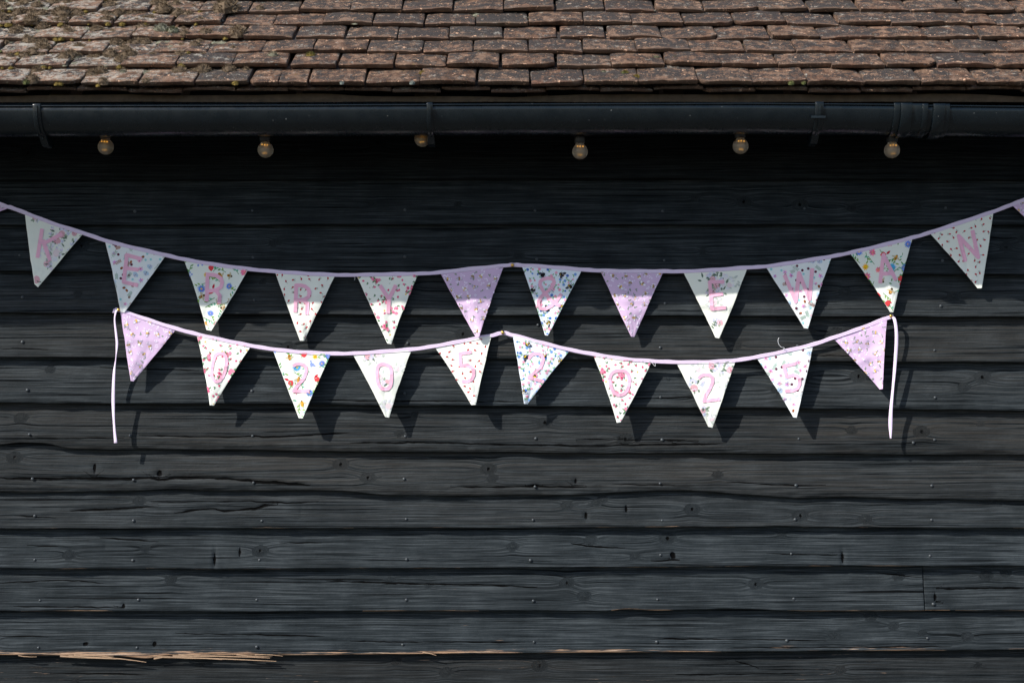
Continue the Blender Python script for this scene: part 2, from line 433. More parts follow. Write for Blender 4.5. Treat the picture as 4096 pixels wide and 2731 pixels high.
for i in range(len(EDGES)):
    NX = 1000 if i < 13 else 240
    xs = np.linspace(LEFT, HALF, NX)
    zb = edge_z(i, xs)
    zt = (edge_z(i - 1, xs) + 0.03) if i > 0 else zb + 0.34
    rows = 48
    # rows denser near the lower edge
    v = np.linspace(0, 1, rows) ** 1.12
    X = np.repeat(xs[None, :], rows, 0)
    Z = zb[None, :] + (zt - zb)[None, :] * v[:, None]
    H = (zt - zb)[None, :]
    dep = BUTT + (0.002 - BUTT) * v[:, None] + 0 * X
    PX = X / ((D - 0.015) / F) + 2048.0; PY = 1365.5 - (Z - CZ) / ((D - 0.015) / F)
    ed = Z - zb[None, :]
    warp = 0.0022 * fbm(X * 1.3, Z * 4.0, 3 + i, 3) + 0.0010 * fbm(X * 7.0, Z * 30.0, 90 + i, 3)
    gv = Z + 0.006 * fbm(X * 1.8, Z * 5.0, 200 + i, 3) + i * 1.7
    hgt = warp
    # knots
    kr = random.Random(500 + i)
    knots = [(kr.uniform(-2.1, 2.1), kr.uniform(0.25, 0.85), kr.uniform(0.005, 0.012)) for _ in range(9)]
    cdist = np.full_like(X, 9.0)
    kmask = np.zeros_like(X)
    for kx, kv, kr_ in knots:
        kz = np.interp(kx, xs, zb + (zt - zb) * kv * 0.8)
        q = ((X - kx) / (kr_ * 1.5)) ** 2 + ((Z - kz) / kr_) ** 2
        gv = gv + np.sign(Z - kz) * kr_ * 1.1 * np.exp(-((X - kx) / (kr_ * 3.5)) ** 2 - (np.abs(Z - kz) / (kr_ * 2.6)))
        hgt = hgt + 0.0007 * np.exp(-q * 0.6) - 0.0009 * np.exp(-(np.sqrt(q) - 1.1) ** 2 * 10)
        w_ = np.clip(1.6 - np.sqrt(q) * 1.1, 0, 1)
        ck = np.hypot((X - kx) / (kr_ * .55), (Z - kz) / (kr_ * .75)) * 0.8 if kr_ > .0102 else np.full_like(X, 9.0)
        cdist = np.where(ck < np.abs(cdist), ck, cdist)
        gv = gv * (1 - w_ * .6) + (kx * 3.1 + np.sqrt(q) * kr_ * 1.5) * w_ * .6
        kmask = np.maximum(kmask, np.exp(-q * 2.2))
    for path, wdt, dpt in CRACKS.get(i, []):
        pxs = np.array([p[0] for p in path], float); pys = np.array([p[1] for p in path], float)
        cy = np.interp(PX, pxs, pys) + 3.0 * fbm(PX / 40.0, np.zeros_like(PX) + i, 70, 3)
        inside = ((PX > pxs[0]) & (PX < pxs[-1]))
        tap = np.clip(np.minimum(PX - pxs[0], pxs[-1] - PX) / 60.0, 0, 1)
        dist = (PY - cy) * (D / F)
        wl_ = wdt * (0.25 + 0.75 * tap) * (0.5 + 0.8 * vnoise(PX / 50.0, PY * 0, 33))
        sd = np.where(inside, dist / wl_, 9.0)
        cdist = np.where(np.abs(sd) < np.abs(cdist), sd, cdist)
        hgt = hgt - inside * dpt * 0.7 * tap * np.exp(-(dist / wdt) ** 2)
    for dx, dy, rx, ry, dd in DENTS.get(i, []):
        hgt = hgt - dd * 0.7 * np.exp(-((PX - dx) / (rx + 2)) ** 2 - ((PY - dy) / ry) ** 2)
        if dd > .0035:
            sd = np.hypot((PX - dx) / max(rx, 7.5), (PY - dy) / ry) * 0.75
            cdist = np.where(sd < np.abs(cdist), sd, cdist)
    # hewn, rounded lower arris; the waney boards have a deeper broken bevel
    bev = {6: 0.030, 7: 0.032, 5: 0.010, 4: 0.008}.get(i, 0.0035)
    bd = {6: 0.0085, 7: 0.010, 5: 0.004, 4: 0.003}.get(i, 0.0024)
    bw = bev * (0.65 + 0.7 * vnoise(X * 3.0, X * 0, 60 + i))
    tt = np.clip(1 - ed / bw, 0, 1)
    hgt = hgt - bd * tt * tt + (tt > 0) * 0.002 * fbm(X * 18.0, Z * 90.0, 300 + i, 4) * min(1.0, bd / 0.006)
    dep = dep + hgt + (0.0058 * fbm(X * 5.5, X * 0 + i, 700 + i, 3) + 0.0026 * fbm(X * 21.0, X * 0 + i, 720 + i, 2)) * np.exp(-ed / 0.035) * (1.0 if i > 1 else .3)
    raw = np.zeros_like(X)
    if i in RAWB:
        s = RAWB[i]
        if i == 11:
            band = 0.010 + 0.011 * vnoise(X * 2.2, X * 0, 8) + 0.006 * vnoise(X * 11.0, X * 0, 9)
            raw = 0.76 * np.clip(1 - ed / (band * 1.5), 0, 1) ** 0.6 * (0.78 + 0.3 * vnoise(X * 4.0, X * 0, 19)) * np.interp(PX, [-600, 0, 1150, 1500, 1750, 2000, 2300, 2700, 3400, 3800], [.8, .97, .95, .82, .84, .92, .76, .84, .86, .70])
            for bx, by, rx, ry, a in ((2020, 2560, 90, 34, .42), (3130, 2580, 130, 24, .5), (1850, 2500, 60, 22, .42), (700, 2600, 150, 18, .35), (3320, 2516, 160, 6, .4)):
                raw = np.maximum(raw, a * np.exp(-((PX - bx) / rx) ** 2 - ((PY - by) / ry) ** 2))
        else:
            raw = (s + 0.32) * np.clip(1 - ed / 0.008, 0, 1) * (vnoise(X * 5.0, X * 0, 77 + i) > 0.60 - s * 0.5)
    if i == 10:
        raw = np.maximum(raw, 0.42 * np.exp(-((PX - 1820) / 26) ** 2 - ((PY - 2350) / 26) ** 2))
    if i == 12:
        raw = 0.38 * (vnoise(X * 3.0, Z * 20.0, 4) > 0.72) * np.ones_like(X)
    warm = np.full_like(X, {3: .4, 4: .6, 5: .25, 6: .6, 7: .6, 8: .3, 12: .4}.get(i, 0.08)) * (0.3 + 0.9 * vnoise(X * 1.7, Z * 12.0, 400 + i))
    # assemble: back row, under row, face rows, top-back row
    def row(zv, dv): return np.stack([xs, -dv, zv], -1)
    facev = np.stack([X, -dep, Z], -1).reshape(-1, 3)
    back = row(zb + 0.002, np.full(NX, -0.004)); topb = row(zt, np.full(NX, -0.010))
    allv = np.concatenate([back, facev, topb], 0)
    def pad(a, b0=None):
        return np.concatenate([a[0] if b0 is None else b0, a.ravel(), a[-1]])
    gxx = X + i * 11.3
    parts = [(0, NX)]
    splits = []
    if i == 10:       # butt joint between two lengths of board
        js = (3700.0 - 2048.0) * (D - BUTT) / F
        j = int(np.searchsorted(xs, js)); parts = [(0, j + 1), (j, NX)]
    for pi, (a, b) in enumerate(parts):
        w = b - a
        vv = allv.reshape(rows + 2, NX, 3)[:, a:b].copy()
        if i == 10:
            if pi == 0: vv[:, -1, 0] = js - 0.0014
            else:
                vv[:, 0, 0] = js + 0.0014
                vv[1:-1, :, 1] += 0.0025
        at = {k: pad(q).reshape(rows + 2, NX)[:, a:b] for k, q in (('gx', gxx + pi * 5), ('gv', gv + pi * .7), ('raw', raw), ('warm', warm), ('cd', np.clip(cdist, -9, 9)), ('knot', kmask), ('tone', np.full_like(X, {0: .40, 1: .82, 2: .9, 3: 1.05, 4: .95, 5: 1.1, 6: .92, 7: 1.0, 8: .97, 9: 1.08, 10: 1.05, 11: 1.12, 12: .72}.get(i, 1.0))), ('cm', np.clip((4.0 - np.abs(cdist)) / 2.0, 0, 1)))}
        # end caps: pull the end columns back to give the board ends thickness
        cap0 = vv[:, 0].copy(); cap0[:, 1] = 0.006; cap1 = vv[:, -1].copy(); cap1[:, 1] = 0.006
        vv = np.concatenate([cap0[:, None], vv, cap1[:, None]], 1)
        at = {k: np.concatenate([q[:, :1], q, q[:, -1:]], 1) for k, q in at.items()}
        fc = gridfaces(w + 2, rows + 2)
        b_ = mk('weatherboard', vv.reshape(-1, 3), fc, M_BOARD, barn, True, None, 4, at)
        if pi == 0: BOARD0 = b_
    EDGES[i].append(b_) if False else None
    if 'BOARDS' not in globals(): BOARDS = []
    BOARDS.append((b_ if len(parts) == 1 else BOARD0, b_))

core = mk('wall_backing', [(LEFT, .02, 0), (HALF, .02, 0), (HALF, .02, 2.55), (LEFT, .02, 2.55), (LEFT, .16, 0), (HALF, .16, 0), (HALF, .16, 2.55), (LEFT, .16, 2.55)],
          [(0, 1, 2, 3), (5, 4, 7, 6), (4, 0, 3, 7), (1, 5, 6, 2), (3, 2, 6, 7)], M_DARK, barn, False)

# nails
def dome(r, h, n=9, rings=3):
    vs = []; fs = []
    for k in range(rings):
        a = (k / rings) * math.pi / 2
        for j in range(n):
            t = 2 * math.pi * j / n
            vs.append((r * math.cos(a) * math.cos(t), -h * math.sin(a), r * math.cos(a) * math.sin(t)))
    vs.append((0, -h, 0))
    for k in range(rings - 1):
        for j in range(n):
            fs.append((k * n + j, k * n + (j + 1) % n, (k + 1) * n + (j + 1) % n, (k + 1) * n + j))
    for j in range(n): fs.append(((rings - 1) * n + j, (rings - 1) * n + (j + 1) % n, rings * n))
    return vs, fs
nv, nf = dome(0.0052, 0.0042)
nail_me = bpy.data.meshes.new('nail'); nail_me.from_pydata(nv, [], nf); nail_me.materials.append(M_NAIL)
for p in nail_me.polygons: p.use_smooth = True
NAILS = {
    6: [(117, 1737), (521, 1742), (1010, 1743), (1621, 1745), (2143, 1753), (2648, 1759), (3195, 1755), (3738, 1759), (3653, 1770)],
    7: [(130, 1915), (534, 1919), (1014, 1930), (1616, 1915), (2140, 1946), (2640, 1933), (3184, 1941), (3727, 1942)],
    8: [(139, 2063), (534, 2082), (1047, 2083), (1625, 2075), (2132, 2079), (2649, 2081), (3180, 2077), (3726, 2079)],
    9: [(139, 2238), (531, 2240), (1038, 2239), (1626, 2236), (2122, 2240), (2642, 2219), (3165, 2214), (3720, 2222)],
    10: [(160, 2400), (554, 2398), (1027, 2398), (1625, 2398), (2133, 2402), (2630, 2396), (3175, 2394), (3733, 2415)],
    11: [(154, 2589), (548, 2589), (1027, 2586), (1610, 2577), (2136, 2566), (2627, 2566), (3147, 2561), (3710, 2551)],
    5: [(110, 1560), (519, 1559), (1008, 1564), (1618, 1573), (2150, 1582), (2642, 1588), (3190, 1585), (3740, 1590)],
    4: [(90, 1368), (520, 1380), (1020, 1385), (1631, 1373), (2152, 1300), (2641, 1390), (3190, 1384), (3738, 1401)],
    3: [(90, 1189), (520, 1200), (1017, 1200), (1620, 1205), (2146, 1212), (2660, 1213), (3192, 1224), (3763, 1224)],
    2: [(79, 1021), (530, 1030), (1012, 1029), (1620, 1027), (2147, 1037), (2657, 1041), (3190, 1040), (3770, 1043)],
    1: [(80, 846), (540, 846), (1009, 843), (1620, 840), (2140, 842), (2650, 845), (3218, 834), (3782, 832)],
}
def face_d(i, px, py):
    x = (px - 2048) * (D - .015) / F; z = CZ + (1365.5 - py) * (D - .015) / F
    zb = edge_z(i, np.array([x]))[0]; zt = edge_z(i - 1, np.array([x]))[0] + .03
    return BUTT + (0.002 - BUTT) * max(0.0, (z - zb) / (zt - zb)) ** (1 / 1.0)
for i, lst in NAILS.items():
    for k, (px, py) in enumerate(lst):
        d = face_d(i, px, py)
        o = bpy.data.objects.new('nail', nail_me)
        par = BOARDS[i][1] if (i == 10 and px > 3700) else BOARDS[i][0]
        place(o, W(px, py, d + 0.0004), par)
        s = R.uniform(0.8, 1.12); o.scale = (s, s, s); o.rotation_euler = (R.uniform(-.25, .25), R.uniform(0, 6), R.uniform(-.25, .25))

# torn splinters hanging from the chipped board
def sliver(pts, w0, d, parent, mat_):
    n = len(pts); vs = []; fs = []
    for k, (px, py) in enumerate(pts):
        t = k / (n - 1); w = w0 * (1 - 0.85 * t) + 1.0
        dd = d + 0.004 * math.sin(t * 2.4)
        a = W(px, py - w / 2, dd); b = W(px, py + w / 2, dd + 0.001); c = W(px, py, dd - 0.003)
        vs += [a, b, c]
    for k in range(n - 1):
        for j in range(3):
            fs.append((k * 3 + j, k * 3 + (j + 1) % 3, (k + 1) * 3 + (j + 1) % 3, (k + 1) * 3 + j))
    fs += [(2, 1, 0), (n * 3 - 3, n * 3 - 2, n * 3 - 1)]
    return mk('splinter', vs, fs, mat_, parent, False)
M_RAW = simple('bare_pine', (0.29, 0.195, 0.128), 0.85, 0, 0.2, bump=(120.0, 0.001, 0.35))
sliver([(320, 2624), (400, 2629), (480, 2633), (540, 2640), (585, 2647)], 6, 0.036, BOARDS[11][0], M_RAW)
sliver([(240, 2622), (330, 2628), (410, 2631), (470, 2634)], 6, 0.038, BOARDS[11][0], M_RAW)
sliver([(615, 2632), (650, 2626), (720, 2628), (830, 2631), (960, 2636), (1040, 2640), (1105, 2643)], 6, 0.036, BOARDS[11][0], M_RAW)
sliver([(690, 2622), (850, 2622), (1000, 2626), (1080, 2630)], 6, 0.038, BOARDS[11][0], M_RAW)
sr = random.Random(31)
for q in range(11):
    x0 = sr.uniform(60, 1080); ln = sr.uniform(60, 190); y0 = 2614 + sr.uniform(0, 14); dr = sr.uniform(1, 10)
    sliver([(x0 + ln * t, y0 + dr * t + 2 * math.sin(t * 4 + q)) for t in (0, .3, .6, 1)], sr.uniform(2, 4), 0.0365 + sr.uniform(-.002, .002), BOARDS[11][0], M_RAW)
sliver([(1690, 2607), (1720, 2611), (1745, 2620)], 5, 0.037, BOARDS[11][0], M_RAW)

# ------------------------------------------------------------------ roof
roof_deck_pts = []
COURSE_Y = [348, 279, 225, 168, 112, 58, 4, -50, -103]
D1 = 0.36; GC = 0.081
def course_d(k): return D1 - k * GC
e0 = W(2048, 366, D1 - .03); e1 = W(2048, -90, course_d(8))
sl = Vector((0, e1.y - e0.y, e1.z - e0.z)).normalized()          # up the slope
up_end = e0 + sl * 3.6
nrm = Vector((0, -sl.z, sl.y))
off = -0.016
vs = []
for s in (0, 1):
    for q in (e0 + sl * .10, up_end):
        for x in (LEFT - .1, HALF + .1):
            vs.append(Vector((x, q.y, q.z)) + nrm * (off - s * 0.02))
roof = mk('roof', vs, [(0, 1, 3, 2), (5, 4, 6, 7), (4, 5, 1, 0), (6, 2, 3, 7), (4, 0, 2, 6), (1, 5, 7, 3)], M_DARK, barn, False)

JOINTS = [
    [-120, 100, 323, 554, 776, 996, 1112, 1231, 1461, 1678, 1900, 2124, 2337, 2554, 2790, 3008, 3228, 3459, 3683, 3904, 4130],
    [-175, 48, 273, 484, 702, 928, 1150, 1351, 1573, 1786, 1996, 2227, 2447, 2659, 2886, 3112, 3324, 3540, 3750, 3974, 4190],
    [-20, 196, 416, 613, 828, 1046, 1252, 1468, 1687, 1893, 2114, 2330, 2547, 2762, 2980, 3186, 3410, 3622, 3832, 4025, 4240],
    [-80, 129, 323, 524, 737, 968, 1173, 1383, 1589, 1795, 2012, 2229, 2425, 2652, 2868, 3077, 3284, 3494, 3708, 3911, 4120],
    [-165, 44, 262, 454, 687, 889, 1093, 1292, 1489, 1694, 1903, 2114, 2332, 2528, 2734, 2938, 3144, 3359, 3564, 3774, 3986, 4190],
    [-20, 187, 388, 594, 795, 991, 1199, 1400, 1608, 1809, 2013, 2217, 2419, 2620, 2818, 3029, 3228, 3438, 3638, 3848, 4072, 4270],
    [-110, 94, 318, 514, 711, 903, 1119, 1318, 1512, 1715, 1917, 2118, 2318, 2520, 2722, 2925, 3128, 3334, 3538, 3742, 3946, 4150],
    None, None]
def fill(j, w, shift):
    j = list(j)
    while j[0] > -1300: j.insert(0, j[0] - w - R.uniform(-6, 6))
    while j[-1] < 4560: j.append(j[-1] + w + R.uniform(-6, 6))
    return j
for k in range(9):
    w = [221, 217, 213, 209, 207, 205, 202, 199, 196][k]
    JOINTS[k] = fill(JOINTS[k] or [-60 + (k % 2) * 100], w, 0)

NT, ML = 15, 9
def tile(x0, x1, edge_w, slope_dir, k, seed, lich, name='roof_tile', L=0.19, thick=0.0165, skew=0.0, roll=0.0, lift=0.0):
    """edge_w: y,z of the lower edge; local frame: x across, u up the tile, h out of it"""
    rr = random.Random(seed)
    wdt = x1 - x0
    U = Vector((0, slope_dir.y, slope_dir.z)).normalized(); Hn = Vector((0, -U.z, U.y))
    us = [0.0, 0.0025, 0.008, 0.018, 0.035, 0.06, 0.09, 0.125, L]
    xsn = np.concatenate([[0, .012, .04], np.linspace(.1, .9, NT - 6), [.96, .988, 1]])
    camber = rr.uniform(0.0, 0.004); sag = rr.uniform(-.002, .003)
    chipL = rr.choice([0, 0, 0, 0, 0.003, 0.006, 0.02]) * rr.uniform(.4, 1.2); chipR = rr.choice([0, 0, 0, 0, 0.003, 0.006, 0.02]) * rr.uniform(.4, 1.2)
    wav = rr.uniform(0, 100)
    pos = []; top = []
    def P(x, u, h):
        return Vector((x, edge_w[0], edge_w[1])) + U * u + Hn * h
    cx = (x0 + x1) / 2
    for ui, u in enumerate(us):
        for s in xsn:
            x = x0 + wdt * s
            uu = u
            e = 0.0042 * float(fbm(np.array(s * 6.0 + wav), np.array(1.0), seed % 97, 4))
            c = chipL * max(0, 1 - s / .14) + chipR * max(0, 1 - (1 - s) / .14)
            if ui < 6: uu = u + (e + c) * (1 - ui / 6.0)
            h = camber * (1 - (2 * s - 1) ** 2) + sag * (2 * s - 1) + roll * (x - cx)
            h += 0.0028 * float(fbm(np.array(s * 6 + wav), np.array(u * 60.0), seed % 53, 3))
            ro = [0.0028, 0.0010, 0.0003, 0][ui] if ui < 4 else 0
            so = {0: .0025, 1: .0006, NT - 1: .0025, NT - 2: .0006}.get(list(range(len(xsn)))[int(np.argmin(abs(xsn - s)))], 0)
            xx = x + skew * u + 0.0012 * float(fbm(np.array(u * 40.0 + wav), np.array(s), 5, 2)) * (1 if s in (0, 1) else 0)
            pos.append(P(xx, uu, h + thick - max(ro, so) + lift)); top.append(min(1.0, 0.05 + ui * .33))
    n = len(xsn); mrow = len(us)
    idx = lambda a, b: a * n + b
    faces = [(idx(a, b), idx(a, b + 1), idx(a + 1, b + 1), idx(a + 1, b)) for a in range(mrow - 1) for b in range(n - 1)]
    # lower skirt around front and sides
    ring = [idx(a, 0) for a in range(mrow - 1, -1, -1)] + [idx(0, b) for b in range(1, n)] + [idx(a, n - 1) for a in range(1, mrow)]
    base = len(pos)
    for layer, hh in ((0, .55), (1, 0.0)):
        for r in ring:
            q = pos[r]
            jit = 0.0009 * (hash2(np.array([r + seed]), np.array([layer]), 3)[0] - .5)
            hcur = (q - Vector((q.x, edge_w[0], edge_w[1]))).dot(Hn)
            tgt = lift + (thick - 0.005) * hh + roll * (q.x - cx) + camber * 0.8 * (1 - (2 * (q.x - x0) / wdt - 1) ** 2)
            pos.append(q + Hn * (tgt - hcur) + U * (jit + (0.0075 if layer else 0.0016))); top.append(0.0)
    m_ = len(ring)
    for a in range(m_ - 1):
        faces.append((ring[a + 1], ring[a], base + a, base + a + 1))
        faces.append((base + a + 1, base + a, base + m_ + a, base + m_ + a + 1))
    faces.append(tuple(range(base + 2 * m_ - 1, base + m_ - 1, -1)))
    o = mk(name, [tuple(q) for q in pos], faces, M_TILE, roof, True, None, None, {'top': top, 'lich': [lich] * len(pos)})
    o.data.set_sharp_from_angle(angle=math.radians(38))
    return o

tile_surf = []          # (course, x0, x1, edge y, edge z, U, lift, thick)
tilt = math.radians(10.6)
Ut = Vector((0, sl.y * math.cos(tilt) + sl.z * math.sin(tilt), sl.z * math.cos(tilt) - sl.y * math.sin(tilt)))
nlim = 0
for k in range(9):
    J = JOINTS[k]
    for a in range(len(J) - 1):
        pa, pb = J[a], J[a + 1]
        if pb < -1150 or pa > 4380: continue
        d = course_d(k) + R.uniform(-.004, .004)
        seed = k * 100 + a
        # small ups and downs of each tile's edge
        yj = COURSE_Y[k] + R.uniform(-4.5, 4.5)
        P0 = W(pa, yj, d); P1 = W(pb, yj, d)
        gap = R.choice([.001, .0015, .002, .003, .004, .006, .012]) * 0.8
        cxp = (pa + pb) / 2
        lich = max(0.0, min(1.0, (1150 - cxp) / 900.0))
        tile(P0.x + gap, P1.x - gap * .6, (P0.y, P0.z), Ut, k, seed, lich, skew=R.uniform(-.03, .03), roll=R.uniform(-.02, .02), lift=R.choice([-.001, 0, .001, .002, .004]))
        tile_surf.append((k, P0.x, P1.x, P0.y, P0.z))
# the short under-eaves course
x = -1150
while x < 4420:
    w = R.uniform(190, 226)
    y = 367 + R.uniform(-8, 5)
    P0 = W(x + 2, y, D1 - .025); P1 = W(x + w - 2, y, D1 - .025)
    tile(P0.x, P1.x, (P0.y, P0.z - .004), Ut, 0, 9000 + int(x), .5, 'eaves_tile', L=0.15, roll=R.uniform(-.015, .015), thick=0.012)
    x += w
# moss and lichen cushions
def rgbv(c, rr, v=.25):
    f = 1 + rr.uniform(-v, v); return tuple(q * f for q in c)
mv = []; mf = []; mc = []
def add_tuft(center, rad, hgt, color, rr, blades, U, Hn, fuzzy=True, tipcol=None):
    base = len(mv)
    # core cushion
    n = 8; rings = 3
    for q in range(rings):
        a = q / rings * math.pi / 2
        for j in range(n):
            t = 2 * math.pi * j / n
            r_ = rad * math.cos(a) * rr.uniform(.8, 1.12)
            mv.append(tuple(center + Vector((1, 0, 0)) * (r_ * math.cos(t)) + U * (r_ * .8 * math.sin(t)) + Hn * (hgt * math.sin(a) * rr.uniform(.85, 1.1) - .002)))
    mv.append(tuple(center + Hn * hgt))
    for q in range(rings - 1):
        for j in range(n):
            mf.append((base + q * n + j, base + q * n + (j + 1) % n, base + (q + 1) * n + (j + 1) % n, base + (q + 1) * n + j)); mc.append(rgbv(color, rr))
    for j in range(n):
        mf.append((base + 2 * n + j, base + 2 * n + (j + 1) % n, base + 3 * n)); mc.append(rgbv(color, rr))
    for _ in range(blades):
        t = rr.uniform(0, 2 * math.pi); a = rr.uniform(.05, 1.45)
        dirv = (Vector((1, 0, 0)) * (math.cos(a) * math.cos(t)) + U * (.8 * math.cos(a) * math.sin(t)) + Hn * (math.sin(a) * hgt / rad)).normalized()
        p0 = center + Vector((1, 0, 0)) * (rad * math.cos(a) * math.cos(t)) + U * (rad * .8 * math.cos(a) * math.sin(t)) + Hn * (hgt * math.sin(a))
        side = dirv.cross(Vector((rr.uniform(-1, 1), rr.uniform(-1, 1), rr.uniform(-1, 1)))).normalized() * (rad * rr.uniform(.02, .05))
        ln = rad * (rr.uniform(.08, .30) if fuzzy else rr.uniform(.06, .16))
        b = len(mv)
        mv.extend([tuple(p0 - side - dirv * rad * .1), tuple(p0 + side - dirv * rad * .1), tuple(p0 + dirv * ln + side * rr.uniform(-2, 2))])
        mf.append((b, b + 1, b + 2)); mc.append(rgbv(tipcol if tipcol and rr.random() < .6 else color, rr, .4))
Hn_t = Vector((0, -Ut.z, Ut.y))
mr = random.Random(99)
BROWN = (0.115, 0.083, 0.055); BTIP = (0.27, 0.20, 0.13); YEL = (0.135, 0.096, 0.024); GREY = (0.17, 0.165, 0.12); DARK = (0.022, 0.022, 0.022); GRN = (0.09, 0.10, 0.035)
def on_tile(xw, k, u):
    """point on top of course k, u metres up from its lower edge"""
    for (kk, a, b, y, z) in tile_surf:
        if kk == k and a <= xw <= b:
            return Vector((xw, y, z)) + Ut * u + Hn_t * 0.0135
    return None
for q in range(4200):
    # density falls from left to right and towards the eaves
    px = mr.uniform(-350, 4400); k = mr.randrange(0, 8)
    dens = max(0.0, min(1.0, (1120 - px) / 800.0)) * (0.50 + 0.13 * k)
    kind = mr.random()
    if mr.random() > dens + (0.016 if kind > .55 else 0.0): continue
    kk = (D - course_d(k)) / F
    xw = (px - 2048) * kk
    u = mr.choice([mr.uniform(0.004, .1), mr.uniform(0.085, .102)])
    c = on_tile(xw, k, u)
    if c is None: continue
    if kind < .34:
        r_ = mr.uniform(.008, .026) * (1 if px < 900 else .6); add_tuft(c, r_, r_ * mr.uniform(.6, 1.0), BROWN, mr, 260, Ut, Hn_t, True, BTIP)
    elif kind < .47:
        c = on_tile(xw, k, -.002) - Hn_t * .006
        r_ = mr.uniform(.004, .012); add_tuft(c, r_, r_ * .8, YEL, mr, 110, Ut, Hn_t, True, (0.17, 0.13, 0.04))
    elif kind < .78:
        r_ = mr.uniform(.008, .022); add_tuft(c, r_, r_ * mr.uniform(.2, .38), GREY, mr, 70, Ut, Hn_t, False, (0.26, 0.255, 0.20))
    elif kind < .9:
        r_ = mr.uniform(.005, .012); add_tuft(c, r_, r_ * .6, DARK, mr, 40, Ut, Hn_t, False, (0.05, 0.05, 0.045))
    else:
        r_ = mr.uniform(.004, .009); add_tuft(c, r_, r_ * .7, GRN, mr, 40, Ut, Hn_t, True, (0.16, 0.15, 0.05))
# crumbs of crust standing on the tiles, and the larger cushions the photograph shows one by one
for q in range(900):
    px = mr.uniform(-300, 4400); k = mr.randrange(0, 8); xw = (px - 2048) * (D - course_d(k)) / F
    c = on_tile(xw, k, mr.uniform(.002, .1))
    if c is not None:
        r_ = mr.uniform(.0022, .0055); add_tuft(c, r_, r_ * .5, DARK if mr.random() < .75 else (0.10, 0.09, 0.07), mr, 6, Ut, Hn_t, False)
for px, k, u, rad, col, tip, fz in [(120, 0, .09, .022, BROWN, BTIP, True), (255, 1, .09, .024, BROWN, BTIP, True), (485, 1, .085, .021, BROWN, BTIP, True), (345, 0, .07, .02, BROWN, BTIP, True),
        (555, 0, .03, .02, BROWN, GRN, True), (470, 0, .08, .017, GREY, (.26, .25, .2), True), (175, 2, .03, .02, BROWN, BTIP, True), (950, 3, .02, .032, BROWN, BTIP, True), (630, 3, .06, .026, GREY, (.3, .28, .22), True),
        (680, 3, .05, .02, GREY, GRN, True), (225, 4, .08, .036, BROWN, BTIP, True), (660, 5, .0, .03, BROWN, BTIP, True), (905, 5, .01, .045, BROWN, BTIP, True), (615, 6, .02, .036, BROWN, BTIP, True), (395, 6, .02, .026, BROWN, YEL, True),
        (130, 4, .01, .03, BROWN, BTIP, True), (450, 4, .09, .022, BROWN, BTIP, True), (1685, 0, .075, .011, YEL, (.2, .15, .05), False), (2505, 0, .07, .013, GRN, (.2, .14, .04), True), (2548, 0, .035, .012, YEL, (.2, .15, .03), False),
        (2420, 0, .08, .010, GREY, GRN, False), (2630, 1, .06, .014, GREY, GRN, False), (2705, 1, .05, .013, GRN, YEL, False), (1230, 1, .08, .018, YEL, GRN, False), (1080, 1, .07, .02, GREY, (.3, .24, .16), True),
        (110, 0, -.004, .012, GRN, GREY, True), (3160, 0, -.01, .009, GRN, (.2, .2, .08), True), (3210, 0, -.008, .007, GRN, (.2, .2, .08), True), (1650, 0, -.012, .008, (.16, .18, .16), (.3, .32, .3), True), (1370, 0, -.010, .007, (.16, .18, .16), (.3, .32, .3), True)]:
    c = on_tile((px - 2048) * (D - course_d(k)) / F, k, u)
    if c is None: continue
    add_tuft(c, rad, rad * .85, col, mr, 380, Ut, Hn_t, fz, tip)
moss = mk('moss', mv, mf, M_MOSS, roof, False, None, None, None, mc)
tag(moss, 'brown, grey and yellow moss cushions growing on the tiles', kind='stuff')

# eaves timbers behind the gutter
n = 120; vs = []; pxs = np.linspace(-1250, 4520, n)
top = 381 + 9 * fbm(pxs / 420.0, pxs * 0, 12, 3) * 1.5 + 0.004 * (pxs - 2000) * 0
bot = 409 + 3 * fbm(pxs / 300.0, pxs * 0, 21, 2)
for px, a, b in zip(pxs, top, bot):
    vs += [W(px, a, .300), W(px, b, .300), W(px, b, .28), W(px, a, .274)]
fs = []
for k in range(n - 1):
    for j in range(4): fs.append((k * 4 + j, (k + 1) * 4 + j, (k + 1) * 4 + (j + 1) % 4, k * 4 + (j + 1) % 4))
fs += [(0, 1, 2, 3), tuple(4 * n - q for q in (1, 2, 3, 4))]
mk('eaves_fillet', vs, fs, M_EAVES, barn, False)
def box(name, p0, p1, mat_, parent, smooth=False):
    (a, b, c), (d, e, f) = p0, p1
    return mk(name, [(a, b, c), (d, b, c), (d, e, c), (a, e, c), (a, b, f), (d, b, f), (d, e, f), (a, e, f)],
              [(0, 3, 2, 1), (4, 5, 6, 7), (0, 1, 5, 4), (1, 2, 6, 5), (2, 3, 7, 6), (3, 0, 4, 7)], mat_, parent, smooth)
for px in (-1100, -640, -180, 250, 690, 1150, 1700, 2150, 2690, 3200, 3700, 4250):
    c = W(px, 425, .235)
    vs = []
    for dx in (-.03, .03):
        for (dy, dz) in ((-.03, -.045), (-.03, .03), (.30, .30), (.30, .21)):
            vs.append((c.x + dx, c.y + dy + .0, c.z + dz))
    mk('rafter', vs, [(0, 1, 2, 3), (7, 6, 5, 4), (0, 4, 5, 1), (1, 5, 6, 2), (2, 6, 7, 3), (3, 7, 4, 0)], M_EAVES, barn, False)

